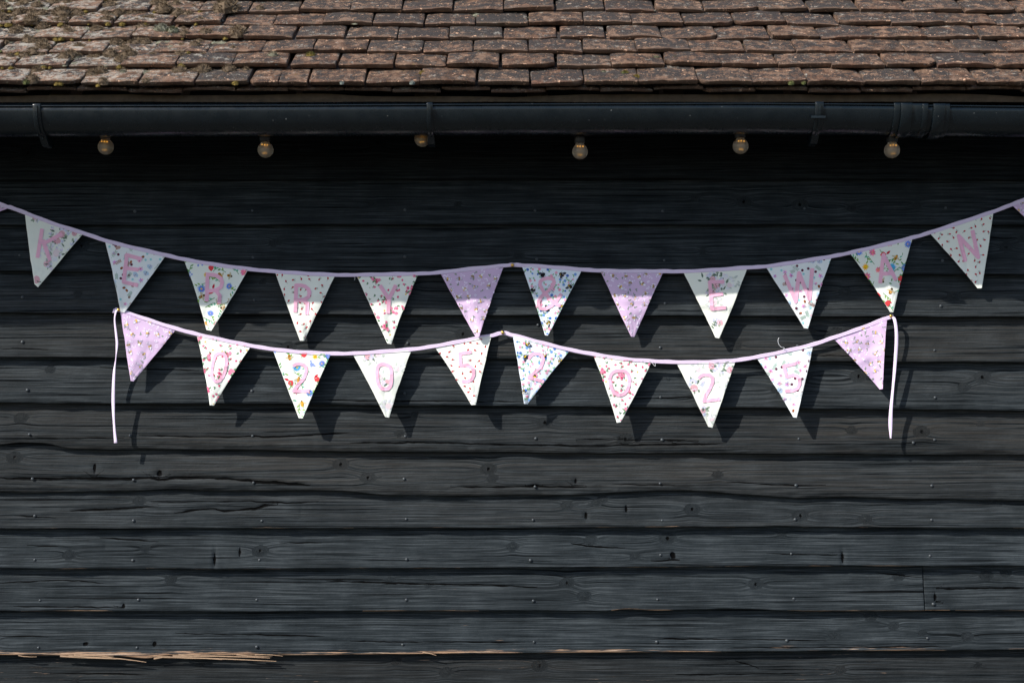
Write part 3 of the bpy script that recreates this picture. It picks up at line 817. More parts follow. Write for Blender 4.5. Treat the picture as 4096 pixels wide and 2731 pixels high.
# ------------------------------------------------------------------ gutter
gut = empty('gutter', W(2048, 420, .42))
tag(gut, 'long dark grey plastic half round gutter hung under the tile eaves', 'gutter')
def lip_y(px): return np.interp(px, [-1400, 0, 1000, 2100, 3000, 3560, 3700, 4096, 4600], [428, 425, 423, 418, 415, 419, 423, 427, 429])
def gut_d(px): return np.interp(px, [-1400, 0, 2048, 4096, 4600], [.450, .437, .418, .396, .39]) + .0022 * fbm(px / 160.0, px * 0, 5, 3)
GW, GD = 0.130, 0.079
def gprof(scale=1.0, thick=0.0, n=22):
    """half-round section as (back from lip, down from lip)"""
    out = []
    for a in np.linspace(0, math.pi, n):
        out.append((GW / 2 - (GW / 2 + thick) * math.cos(a) * scale, (GD + thick) * math.sin(a) ** 0.92 * scale - 0.030 * max(0.0, (a / math.pi - .72) / .28)))
    return out
def sweep(px0, px1, nseg, thick, name, mat_, lipdrop=0.0, inner=True, wall=0.003):
    pxs = np.linspace(px0, px1, nseg); outer = gprof(1, thick); inn = gprof(1, thick - wall)[::-1]
    prof = outer + inn
    vs = []
    for px in pxs:
        b = W(px, float(lip_y(px)), float(gut_d(np.array([px]))[0]))
        for (bk, dn) in prof: vs.append((b.x, b.y + bk, b.z - dn - lipdrop))
    m_ = len(prof)
    f = gridfaces(m_, nseg, 0, True).tolist() + [tuple(range(m_ - 1, -1, -1)), tuple(range(m_ * (nseg - 1), m_ * nseg))]
    return mk(name, vs, f, mat_, gut, True)
ch = sweep(-1330, 3668, 230, 0.0, 'channel', M_PVC)
ch2 = sweep(3676, 4540, 60, 0.0, 'channel', M_PVC)
# rolled lip along the front
def tube(pts, r, name, mat_, parent, n=8, taper=None):
    vs = []; fs = []
    P = [Vector(p) for p in pts]
    for k, p in enumerate(P):
        t = (P[min(k + 1, len(P) - 1)] - P[max(k - 1, 0)]).normalized()
        a = t.cross(Vector((0, 0, 1)));
        if a.length < 1e-4: a = t.cross(Vector((1, 0, 0)))
        a.normalize(); b = t.cross(a).normalized()
        rr_ = r if taper is None else r * taper[k]
        for j in range(n):
            g_ = 2 * math.pi * j / n
            vs.append(p + a * (rr_ * math.cos(g_)) + b * (rr_ * math.sin(g_)))
    fs = gridfaces(n, len(P), 0, True).tolist() + [tuple(range(n - 1, -1, -1)), tuple(range(n * (len(P) - 1), n * len(P)))]
    return mk(name, vs, fs, mat_, parent, True)
for a, b in ((-1330, 3668), (3676, 4540)):
    q = np.linspace(a, b, 120)
    tube([W(px, float(lip_y(px)), float(gut_d(np.array([px]))[0]) + .0008) for px in q], 0.0024, 'rolled_lip', M_PVC, gut, 6)
def band(px, half, thick, name, parent=None, top=0.006, prof_end=1.0):
    """strap round the outside of the gutter, half wide (m)"""
    outer = gprof(1, thick); inn = gprof(1, 0.0006)[::-1]
    b = W(px, float(lip_y(px)), float(gut_d(np.array([px]))[0]))
    prof = [(outer[0][0], -top)] + outer + inn + [(inn[-1][0] + .006, -.001), (inn[-1][0] + .006, -top)]
    vs = []
    for dx in (-half, -half + .0012, half - .0012, half):
        sh = 0.0012 if abs(dx) == half else 0
        for (bk, dn) in prof: vs.append((b.x + dx, b.y + bk + sh * .5, b.z - dn + sh * .3))
    m_ = len(prof)
    f = gridfaces(m_, 4, 0, True).tolist() + [tuple(range(m_ - 1, -1, -1)), tuple(range(3 * m_, 4 * m_))]
    return mk(name, vs, f, M_PVC, parent or gut, True)
def bracket(px, wide, foot):
    br = band(px, wide, .0055, 'bracket')
    b = W(px, float(lip_y(px)), float(gut_d(np.array([px]))[0]))
    # raised rib down the middle, and the fixing foot that runs down and back to the fascia
    prof = gprof(1, .0105)
    vs = []
    for dx in (-.0028, .0028):
        for (bk, dn) in prof[:15]: vs.append((b.x + dx, b.y + bk, b.z - dn))
    for dx in (-.0028, .0028):
        for (bk, dn) in gprof(1, .004)[:15]: vs.append((b.x + dx, b.y + bk, b.z - dn))
    f = []
    for k in range(14):
        f += [(k, k + 1, 15 + k + 1, 15 + k), (k, 30 + k, 30 + k + 1, k + 1), (15 + k + 1, 45 + k + 1, 45 + k, 15 + k)]
    f += [(0, 15, 45, 30), (14, 44, 59, 29)]
    mk('rib', vs, f, M_PVC, br, False)
    q = [(b.x + s * .010, b.y + yy, b.z - zz) for s in (-1, 1) for (yy, zz) in ((.045, .081), (.075, .104), (.112, .108), (.125, .085), (.125, .02), (.113, .02), (.108, .07))]
    k = 7
    f = [tuple(range(k - 1, -1, -1)), tuple(range(k, 2 * k))] + [(j, (j + 1) % k, k + (j + 1) % k, k + j) for j in range(k)]
    mk('foot', q, f, M_PVC, br, False)
bracket(148, .011, 1); bracket(1719, .0085, 0); bracket(3277, .012, 1)
# union between the two lengths
un = empty('union', W(3672, 421, .40), gut)
for px, hw, th in ((3590, .010, .0045), (3625, .016, .0085), (3672, .024, .004), (3700, .008, .0065), (3755, .0165, .0085), (3785, .010, .0045)):
    band(px, hw, th, 'strap', un, .005)
# small raised stop mark beside the right bracket
box('clip', tuple(W(3245, 472, .412)), tuple(W(3300, 465, .404)), M_PVC, gut)

# ------------------------------------------------------------------ festoon lights
DB = 0.30
fes = empty('festoon_light_string', W(2048, 525, DB))
tag(fes, 'string of small clear globe bulbs on black cable below the gutter', 'string lights')
BULBS = [(423, 588), (1062, 600), (1689, 556), (2320, 607), (2962, 585), (3568, 602)]
hang = [(-1250, 540), (-220, 530)] + [(px, py - 66) for px, py in BULBS] + [(4200, 540), (4600, 540)]
pts = []; 
for (a, b) in zip(hang[:-1], hang[1:]):
    for t in np.linspace(0, 1, 24)[:-1]:
        px = a[0] + (b[0] - a[0]) * t
        sag_ = {2320: -14, 3568: 6}.get(b[0], 0)
        py = a[1] + (b[1] - a[1]) * t - 16 * math.sin(math.pi * t)
        pts.append(W(px, py, DB))
tube(pts, .0042, 'cable', M_CABLE, fes, 8)
tw = [p + Vector((0, .0055 * math.cos(k * 1.9), .0055 * math.sin(k * 1.9))) for k, p in enumerate(pts)]
tube(tw, .0022, 'cable', M_CABLE, fes, 5)
def lathe(prof, c, n, name, mat_, parent, tilt=(0, 0)):
    vs = []
    Rm = Matrix.Rotation(tilt[0], 3, 'X') @ Matrix.Rotation(tilt[1], 3, 'Y')
    for (r_, z) in prof:
        for j in range(n):
            a = 2 * math.pi * j / n
            vs.append(Vector(c) + Rm @ Vector((r_ * math.cos(a), r_ * math.sin(a), z)))
    return mk(name, vs, gridfaces(n, len(prof), 0, True).tolist() + [tuple(range(n - 1, -1, -1)), tuple(range(n * (len(prof) - 1), n * len(prof)))], mat_, parent, True)
def bulb(px, py):
    c = W(px, py, DB); r_ = .0235
    ti = (R.uniform(-.05, .05), R.uniform(-.06, .06))
    prof = [(r_ * math.sin(a), -r_ * math.cos(a)) for a in np.linspace(.06, 2.45, 18)] + [(.0125, .0225), (.012, .027)]
    bl = lathe(prof, c, 28, 'bulb', M_BULB, fes, ti)
    lathe([(.0125, .0245), (.0165, .026), (.0165, .046), (.013, .050), (.006, .052), (.0055, .066), (.003, .068)], c, 18, 'lamp_holder', M_CABLE, fes, ti)
    lathe([(.002, -.012), (.011, -.010), (.0125, -.002), (.011, .004), (.003, .006), (.003, .02)], c, 14, 'inner_stem', M_STEM, bl, ti)
    for dx in (-.0075, 0, .0075):
        lathe([(.0004, -.0018), (.0014, 0), (.0004, .0022)], c + Vector((dx, -.013, .0125 + R.uniform(-.001, .001))), 6, 'filament', M_LED, bl)
        lathe([(.0002, -.001), (.0007, 0), (.0002, .001)], c + Vector((dx * .6, -.013, -.011 + R.uniform(-.001, .001))), 6, 'filament', M_LED, bl)
for b in BULBS: bulb(*b)

# ------------------------------------------------------------------ bunting
def catmull(pts, per=10):
    out = []
    P = [Vector((p[0], p[1], p[2] if len(p) > 2 else 0)) for p in pts]
    for k in range(len(P) - 1):
        p0 = P[max(k - 1, 0)]; p1 = P[k]; p2 = P[k + 1]; p3 = P[min(k + 2, len(P) - 1)]
        for t in np.linspace(0, 1, per, endpoint=False):
            out.append(0.5 * ((2 * p1) + (p2 - p0) * t + (2 * p0 - 5 * p1 + 4 * p2 - p3) * t * t + (3 * p1 - p0 - 3 * p2 + p3) * t ** 3))
    out.append(P[-1]); return out

def ribbon(pts, width, name, parent, lip=0.002, per=10):
    """folded binding: pts are (px, py of the lower edge, depth)"""
    C = catmull(pts, per)
    sec = [(0.0, -.0008), (0.0, .0010 + lip * .6), (0.13, .0016 + lip), (0.17, .0012), (0.55, .0017), (0.93, .0014), (1.0, .0004), (0.97, -.0008)]
    vs = []
    for k, p in enumerate(C):
        t = (C[min(k + 1, len(C) - 1)] - C[max(k - 1, 0)]); t.z = 0
        nx, ny = t.y, -t.x; ln = math.hypot(nx, ny) or 1; nx /= ln; ny /= ln
        wv = width * (1 + .05 * math.sin(k * .7) + .04 * math.sin(k * .23))
        for (s, o) in sec:
            vs.append(W(p.x + nx * wv * s, p.y + ny * wv * s, p.z + o))
    m_ = len(sec)
    return mk(name, vs, gridfaces(m_, len(C), 0, True).tolist() + [tuple(range(m_ - 1, -1, -1)), tuple(range(m_ * (len(C) - 1), m_ * len(C)))], M_RIBBON, parent, True)

class Flag:
    def __init__(s, TL, TR, BR, BL, d0, d1, seed, lit):
        s.q = [np.array(p, float) for p in (TL, TR, BR, BL)]
        s.d0, s.d1 = d0, d1
        s.rr = random.Random(seed); s.seed = seed
        s.c = sum(s.q) / 4
        top = (s.q[0] + s.q[1]) / 2; tip = (s.q[2] + s.q[3]) / 2
        s.top = top; s.ax = tip - top; s.len = np.linalg.norm(s.ax); s.ax = s.ax / s.len
        s.px = np.array([-s.ax[1], s.ax[0]]) * -1
        s.hw = np.linalg.norm(s.q[1] - s.q[0]) / 2
        s.folds = [(s.rr.uniform(-1, 1) * .6, s.rr.uniform(16, 45), s.rr.uniform(-.007, .007), s.rr.uniform(-.25, .25)) for _ in range(4)]
        s.crease = [(s.rr.uniform(.32, .75), s.rr.uniform(-.12, .12), s.rr.choice([-1, 1]) * s.rr.uniform(.0012, .0028), s.rr.uniform(5, 10)) for _ in range(3)]
        s.vc = (s.rr.uniform(-.25, .25), s.rr.choice([-1, 1]) * s.rr.uniform(.0010, .0026))
        s.tipc = s.rr.uniform(-.012, .012); s.curl = s.rr.uniform(-.004, .012); s.tw = s.rr.uniform(-.006, .010)
    def depth(s, X, Y):
        X = np.asarray(X, float); Y = np.asarray(Y, float)
        dx = X - s.top[0]; dy = Y - s.top[1]
        t = (dx * s.ax[0] + dy * s.ax[1]) / s.len
        e = (dx * s.px[0] + dy * s.px[1]) / s.hw
        tc = np.clip(t, 0, 1)
        d = s.d0 + (s.d1 - s.d0) * tc
        for (c, w, a, k) in s.folds:
            d = d + a * tc * np.exp(-((e - c * (1 - tc) - k * tc) * s.hw / w) ** 2)
        for (c, k, a, w) in s.crease:
            d = d + a * np.exp(-np.abs((t - c - k * e) * s.len) / w)
        d = d + s.vc[1] * np.clip(tc * 2 - .3, 0, 1) * np.exp(-np.abs((e - s.vc[0]) * s.hw) / 7.0)
        d = d + s.curl * e * e * tc + s.tw * e * tc + s.tipc * np.clip((tc - .62) / .38, 0, 1) ** 2
        d = d - .0007 * np.exp(-(((np.abs(e) - (1 - tc) + .075) * s.hw) / 3.0) ** 2)
        d = d + 0.0042 * fbm(X / 60.0, Y / 60.0, s.seed, 3) * np.clip(tc * 4, 0.1, 1)
        return np.maximum(d, 0.039)
    def edge_pts(s, n=10):
        TL, TR, BR, BL = s.q
        return TL, TR, BR, BL
    def inside_poly(s, sh=5.0):
        c = s.c; out = []
        for p in s.q:
            v = p - c; out.append(p - v / np.linalg.norm(v) * sh)
        return out
    def build(s, mat_, parent):
        TL, TR, BR, BL = s.q
        nu, nv = 20, 30
        bl = s.rr.uniform(-.008, .020); brr = s.rr.uniform(-.008, .020)
        U = np.linspace(0, 1, nu); V = np.linspace(0, 1, nv)
        P = np.zeros((nv, nu, 2))
        for a, v in enumerate(V):
            L = TL + (BL - TL) * v; Rr = TR + (BR - TR) * v
            q = (Rr - L) / (np.linalg.norm(Rr - L) + 1e-6) * s.len * 4 * v * (1 - v)
            L = L + q * bl; Rr = Rr - q * brr
            P[a] = L[None] + (Rr - L)[None] * U[:, None]
        X = P[..., 0] + 3.0 * fbm(P[..., 0] / 70.0, P[..., 1] / 45.0, s.seed + 5, 2) * V[:, None] * (1 - V[:, None]) * 4; Y = P[..., 1]
        d = s.depth(X, Y)
        ee = np.minimum(np.minimum(U, 1 - U)[None, :] * np.linalg.norm(P[:, 0] - P[:, -1], axis=1)[:, None], ((1 - V) * s.len)[:, None] + 2)
        puff = 0.0013 * np.clip(ee / 9.0, 0, 1) ** 0.5
        fr = Wn(X, Y, d + puff - .0013); bk = Wn(X, Y, d - .0026 - puff * .4)
        n0 = nu * nv
        f1 = gridfaces(nu, nv)[:, ::-1]; f2 = gridfaces(nu, nv) + n0
        loop = [v * nu for v in range(nv)] + [(nv - 1) * nu + u for u in range(1, nu)] + [v * nu + nu - 1 for v in range(nv - 2, -1, -1)] + list(range(nu - 2, 0, -1))
        side = [(loop[k], loop[(k + 1) % len(loop)], loop[(k + 1) % len(loop)] + n0, loop[k] + n0) for k in range(len(loop))]
        fs = np.concatenate([f1, f2, np.array(side)], 0)
        o = mk('flag', np.concatenate([fr.reshape(-1, 3), bk.reshape(-1, 3)], 0), fs, mat_, parent, True, None, 4)
        o.data.set_sharp_from_angle(angle=math.radians(50)) if hasattr(o.data, 'set_sharp_from_angle') else None
        return o

def clip_poly(poly, win):
    """Sutherland-Hodgman against a convex window"""
    area = sum(win[k][0] * win[(k + 1) % 4][1] - win[(k + 1) % 4][0] * win[k][1] for k in range(4))
    out = [tuple(p) for p in poly]
    for k in range(4):
        a = win[k]; b = win[(k + 1) % 4]
        def ins(p):
            c = (b[0] - a[0]) * (p[1] - a[1]) - (b[1] - a[1]) * (p[0] - a[0])
            return c >= 0 if area > 0 else c <= 0
        new = []
        for j in range(len(out)):
            p = out[j]; q = out[(j + 1) % len(out)]
            ip, iq = ins(p), ins(q)
            if ip: new.append(p)
            if ip != iq:
                den = (b[0] - a[0]) * (q[1] - p[1]) - (b[1] - a[1]) * (q[0] - p[0])
                if abs(den) > 1e-9:
                    t = ((b[1] - a[1]) * (p[0] - a[0]) - (b[0] - a[0]) * (p[1] - a[1])) / den
                    new.append((p[0] + (q[0] - p[0]) * t, p[1] + (q[1] - p[1]) * t))
        out = new
        if len(out) < 3: return []
    return out

# ---- printed motifs, in photo pixels (about 0.8 mm each)
def ell(x, y, rx, ry, rot=0.0, n=9):
    c, s_ = math.cos(rot), math.sin(rot)
    return [(x + rx * math.cos(t) * c - ry * math.sin(t) * s_, y + rx * math.cos(t) * s_ + ry * math.sin(t) * c) for t in [2 * math.pi * k / n for k in range(n)]]
def leaf(x, y, ln, w, rot):
    c, s_ = math.cos(rot), math.sin(rot)
    return [(x + a * c - b * s_, y + a * s_ + b * c) for a, b in ((0, 0), (ln * .3, w * .5), (ln * .65, w * .42), (ln, 0), (ln * .65, -w * .42), (ln * .3, -w * .5))]
def line(x0, y0, x1, y1, w):
    dx, dy = x1 - x0, y1 - y0; ln = math.hypot(dx, dy) or 1; nx, ny = -dy / ln * w / 2, dx / ln * w / 2
    return [(x0 + nx, y0 + ny), (x1 + nx, y1 + ny), (x1 - nx, y1 - ny), (x0 - nx, y0 - ny)]
def rel(x, y, rot, a, b): return (x + a * math.cos(rot) - b * math.sin(rot), y + a * math.sin(rot) + b * math.cos(rot))
INK = lin(40, 34, 34)
def bee_small(x, y, rot, rr):
    o = []
    for sgn in (-1, 1):
        q = rel(x, y, rot, 1, sgn * 7); o.append((ell(*q, 8.5, 4.6, rot + sgn * 1.0), lin(176, 162, 186))); o.append((ell(*q, 7, 3.5, rot + sgn * 1.0), lin(238, 234, 242)))
    o.append((ell(x, y, 8, 5, rot), lin(150, 126, 96))); o.append((ell(*rel(x, y, rot, -.5, 0), 6.8, 4.6, rot), lin(240, 196, 84)))
    o.append((line(*rel(x, y, rot, -2, -4), *rel(x, y, rot, -2, 4), 1.2), lin(96, 80, 66))); return o
def bee_big(x, y, rot, rr, s=1.0):
    o = []
    for k in (-9, -2, 6):
        for sgn in (-1, 1): o.append((line(*rel(x, y, rot, k * s * .7, 0), *rel(x, y, rot, k * s * 1.2, sgn * 15 * s), 1.6 * s), INK))
    for sgn in (-1, 1):
        q = rel(x, y, rot, -6 * s, sgn * 11 * s); o.append((ell(*q, 12 * s, 6 * s, rot + sgn * 2.3), lin(70, 70, 84))); o.append((ell(*q, 10.5 * s, 4.8 * s, rot + sgn * 2.3), lin(222, 226, 236)))
    o.append((ell(x, y, 13 * s, 8.5 * s, rot), lin(28, 26, 28)))
    o.append((line(*rel(x, y, rot, 3 * s, -7.5 * s), *rel(x, y, rot, 3 * s, 7.5 * s), 5 * s), lin(240, 205, 50)))
    o.append((line(*rel(x, y, rot, -7 * s, -6 * s), *rel(x, y, rot, -7 * s, 6 * s), 3 * s), lin(240, 205, 50))); return o
def honeybee(x, y, rot, rr, s=1.0):
    o = []
    for sgn in (-1, 1): o.append((ell(*rel(x, y, rot, 2 * s, sgn * 9 * s), 11 * s, 4.5 * s, rot + sgn * 1.9), lin(196, 186, 160)))
    o.append((ell(x, y, 14 * s, 7.5 * s, rot), lin(206, 146, 40)))
    for k in (-9, -4.5, 0): o.append((line(*rel(x, y, rot, k * s, -6 * s), *rel(x, y, rot, k * s, 6 * s), 2.4 * s), lin(46, 30, 14)))
    o.append((ell(*rel(x, y, rot, 9 * s, 0), 5.5 * s, 5 * s, rot), lin(74, 50, 20))); return o
def daisy(x, y, r_, n, pc, cc, rr, core=.3, w=.22):
    o = []; a0 = rr.uniform(0, 6)
    for k in range(n):
        a = a0 + 2 * math.pi * k / n
        o.append((leaf(x, y, r_ * rr.uniform(.9, 1.1), r_ * w * 2, a), tuple(c * rr.uniform(.75, 1.25) for c in pc)))
    o.append((ell(x, y, r_ * core, r_ * core), cc)); return o
def rose(x, y, r_, rr, base=(214, 150, 168), dark=(176, 96, 122)):
    o = [(ell(x, y, r_, r_ * .88, rr.uniform(0, 3), 11), lin(*base))]
    for k in range(7):
        a = rr.uniform(0, 6.28); q = r_ * rr.uniform(.25, .75)
        c = [base, dark, (238, 200, 208)][rr.randrange(3)]
        o.append((leaf(x + q * math.cos(a), y + q * math.sin(a), r_ * .7, r_ * .42, a + 1.6 + rr.uniform(-.5, .5)), lin(*c)))
    o.append((ell(x, y, r_ * .25, r_ * .2), lin(*dark))); return o

def pattern(kind, fl, rr, spots=None):
    xs_ = [p[0] for p in fl.q]; ys_ = [p[1] for p in fl.q]
    x0, x1, y0, y1 = min(xs_), max(xs_), min(ys_), max(ys_)
    out = []
    def cells(sp, jit=.32):
        y = y0 + rr.uniform(0, sp * .4); row_ = 0
        while y < y1 + sp * .5:
            x = x0 + (row_ % 2) * sp * .5 + rr.uniform(-.1, .1) * sp
            while x < x1 + sp * .5:
                yield x + rr.uniform(-jit, jit) * sp, y + rr.uniform(-jit, jit) * sp
                x += sp
            y += sp * .87; row_ += 1
    if kind == 'purple':
        for x, y in cells(27, .35):
            if rr.random() < .62:
                for _ in range(5): out.append((ell(x + rr.uniform(-7, 7), y + rr.uniform(-6, 6), 3.0, 2.6, 0, 6), lin(228, 214, 236)))
            else:
                for _ in range(3): out.append((leaf(x, y, 8, 4, rr.uniform(0, 6)), lin(124, 140, 122)))
        for x, y in cells(48, .22): out += bee_small(x, y, rr.uniform(0, 6.28), rr)
    elif kind == 'blue':
        for x, y in cells(25, .36):
            c = [(236, 170, 196), (112, 156, 218), (66, 110, 190), (236, 150, 176)][rr.randrange(4)]
            a = rr.uniform(0, 6.28)
            out.append((line(x, y, x + 10 * math.cos(a), y + 10 * math.sin(a), 1.8), lin(110, 160, 120)))
            for _ in range(2): out.append((leaf(x + 6 * math.cos(a), y + 6 * math.sin(a), 9, 4, a + rr.uniform(-1.2, 1.2)), lin(128, 178, 128)))
            if rr.random() < .6:
                for t in range(5): out.append((ell(x + 3.4 * math.cos(t * 1.256), y + 3.4 * math.sin(t * 1.256), 3.0, 3.0, 0, 6), lin(*c)))
            else: out.append((ell(x, y, 5, 4, a, 6), lin(*c)))
        for x, y in cells(80, .2): out += bee_big(x, y, rr.uniform(0, 6.28), rr, .85)
    elif kind == 'rosebud':
        for x, y in cells(24, .4):
            q = rr.random(); a = rr.uniform(0, 6.28)
            if q < .42:
                out.append((leaf(x, y, 11, 5, a), lin(92, 132, 92))); out.append((leaf(x, y, 9, 4, a + 1.0), lin(70, 110, 78)))
            if q < .30 or q > .8:
                out.append((ell(x, y, 5.6, 4.2, a, 7), lin(226, 116, 150))); out.append((ell(x + 1.4, y, 3, 2.6, a, 6), lin(190, 44, 88)))
            elif q > .70: out.append((ell(x, y, 4.5, 3.5, a, 6), lin(222, 184, 100)))
            elif .42 < q < .52: out.append((leaf(x, y, 7, 3, a), lin(160, 176, 150)))
        for x, y in cells(78, .25):
            for _ in range(4):
                u, v = x + rr.uniform(-13, 13), y + rr.uniform(-11, 11)
                out.append((ell(u, v, 8, 6.6, rr.uniform(0, 3), 8), lin(230, 140, 168))); out.append((ell(u + 1.5, v + 1, 4.6, 3.6, rr.uniform(0, 3), 6), lin(196, 50, 96)))
            for _ in range(3): out.append((leaf(x, y, 19, 6, rr.uniform(0, 6)), lin(84, 126, 84)))
    elif kind == 'ladybird':
        for x, y in cells(32, .3):
            a = rr.uniform(0, 6.28)
            out.append((line(x, y, x + 11 * math.cos(a), y + 11 * math.sin(a), 1.5), lin(120, 122, 112)))
            if rr.random() < .35: out.append((leaf(x, y, 12, 5, a + .6), lin(176, 182, 172)))
            out.append((ell(x, y, 5.2, 3.4, a + rr.uniform(-.7, .7), 7), lin(186, 30, 52))); out.append((ell(x + 3 * math.cos(a), y + 3 * math.sin(a), 2.2, 1.8, 0, 5), lin(110, 20, 36)))
    elif kind == 'roses':
        for (cx_, cy_, rad, strong) in spots:
            f = 1.0 if strong else .0
            def soft(c): return tuple(int(v * (1 if strong else .35) + (0 if strong else 230 * .65)) for v in c)
            for _ in range(int(rad * .34)):
                a = rr.uniform(0, 6.28); q = rad * math.sqrt(rr.random()); u, v = cx_ + q * math.cos(a), cy_ + q * math.sin(a) * .8
                out.append((leaf(u, v, rr.uniform(13, 24), rr.uniform(6, 10), rr.uniform(0, 6.28)), lin(*soft([(112, 128, 112), (92, 110, 98), (150, 164, 146)][rr.randrange(3)]))))
            for _ in range(int(rad * .26)):
                a = rr.uniform(0, 6.28); q = rad * math.sqrt(rr.random()); u, v = cx_ + q * math.cos(a), cy_ + q * math.sin(a) * .8
                for t in range(4): out.append((ell(u + 4.4 * math.cos(t * 1.57 + a), v + 4.4 * math.sin(t * 1.57 + a), 4.4, 3.6, t * 1.57 + a, 6), lin(*soft([(206, 208, 226), (224, 206, 218), (190, 194, 214)][rr.randrange(3)]))))
            for _ in range(max(1, int(rad / 26))):
                a = rr.uniform(0, 6.28); q = rad * .55 * math.sqrt(rr.random())
                out += rose(cx_ + q * math.cos(a), cy_ + q * math.sin(a) * .8, rr.uniform(10, 16), rr, soft((214, 166, 176)), soft((178, 112, 130)))
    elif kind == 'woodland':
        for x, y in cells(29, .36):
            q = rr.random(); a = rr.uniform(0, 6.28)
            if q < .20: out.append((ell(x, y, 5.6, 5.4), lin(92, 38, 62))); out.append((ell(x - 1.5, y - 1.5, 1.8, 1.5, 0, 5), lin(190, 140, 160)))
            elif q < .32: out.append((ell(x, y, 6.4, 4.8, a), lin(158, 92, 54))); out.append((ell(x + 3 * math.cos(a), y + 3 * math.sin(a), 4, 4.6, a, 6), lin(104, 60, 40)))
            elif q < .50: out += daisy(x, y, rr.uniform(8, 12), 5, lin(222, 172, 208), lin(140, 40, 90), rr, .26, .3)
            elif q < .60:
                for sgn in (-1, 1):
                    out.append((ell(*rel(x, y, a, -3, sgn * 6), 8, 5, a + sgn * .9, 7), lin(176, 200, 222))); out.append((ell(*rel(x, y, a, 5, sgn * 4), 5, 3.5, a - sgn * .6, 6), lin(190, 196, 220)))
                out.append((line(*rel(x, y, a, -8, 0), *rel(x, y, a, 7, 0), 2), lin(110, 110, 130)))
            elif q < .84:
                ln = rr.uniform(22, 36); c = [(186, 196, 190), (170, 190, 180), (178, 140, 130)][rr.randrange(3)]
                out.append((line(x, y, x + ln * math.cos(a), y + ln * math.sin(a), 1.5), lin(*c)))
                for t in (.25, .45, .65, .85):
                    for sgn in (-1, 1): out.append((leaf(x + ln * t * math.cos(a), y + ln * t * math.sin(a), 10, 4.4, a + sgn * .8), lin(*c)))
            else: out.append((ell(x, y, 5, 5), lin(150, 206, 210)))
    elif kind == 'wild':
        for x, y in cells(48, .3):
            a = rr.uniform(0, 6.28)
            out.append((line(x, y, x + 40 * math.cos(a), y + 40 * math.sin(a), 2.2), lin(90, 140, 70)))
            for t in (.3, .6, .9): out.append((leaf(x + 40 * t * math.cos(a), y + 40 * t * math.sin(a), 14, 5.5, a + rr.choice([-.8, .8])), lin(*[(96, 150, 80), (130, 170, 70), (96, 176, 146)][rr.randrange(3)])))
        for k, (x, y) in enumerate(cells(56, .25)):
            q = rr.random()
            if q < .15: out += daisy(x, y, rr.uniform(13, 21), 13, lin(96, 130, 212), lin(240, 190, 50), rr, .26, .14)
            elif q < .32: out += daisy(x, y, rr.uniform(12, 18), 8, lin(236, 122, 150), lin(226, 180, 60), rr, .25, .24)
            elif q < .46: out += daisy(x, y, rr.uniform(11, 16), 10, lin(240, 192, 40), lin(150, 96, 20), rr, .3, .16)
            elif q < .60: out.append((leaf(x, y, 26, 22, rr.uniform(0, 6)), lin(224, 70, 76))); out.append((leaf(x, y, 22, 9, rr.uniform(0, 6)), lin(190, 40, 60)))
            elif q < .66: out += daisy(x, y, 19, 16, lin(70, 172, 218), lin(210, 190, 60), rr, .4, .12)
            elif q < .90: out += honeybee(x, y, rr.uniform(0, 6.28), rr, rr.uniform(.75, 1.0))
            else:
                for _ in range(9): out.append((ell(x + rr.uniform(-14, 14), y + rr.uniform(-10, 10), 4, 4, 0, 6), lin(140, 160, 224)))
    return out

def build_print(fl, polys, parent):
    win = fl.inside_poly(5.0)
    vs = []; fs = []; cs = []
    for k, (poly, c) in enumerate(polys):
        q = clip_poly(poly, win)
        if len(q) < 3: continue
        A = sum(q[j][0] * q[(j + 1) % len(q)][1] - q[(j + 1) % len(q)][0] * q[j][1] for j in range(len(q)))
        if abs(A) < 2: continue
        if A > 0: q = q[::-1]
        b = len(vs)
        a = np.array(q)
        dd = fl.depth(a[:, 0], a[:, 1]) + 0.0002 + 0.0000010 * k
        for p, d in zip(q, dd): vs.append(W(p[0], p[1], float(d)))
        fs.append(tuple(range(b, b + len(q)))); cs.append(c)
    if not vs: return
    tag(mk('printed_pattern', vs, fs, M_PRINT, parent, True, None, None, None, cs), kind='stuff')

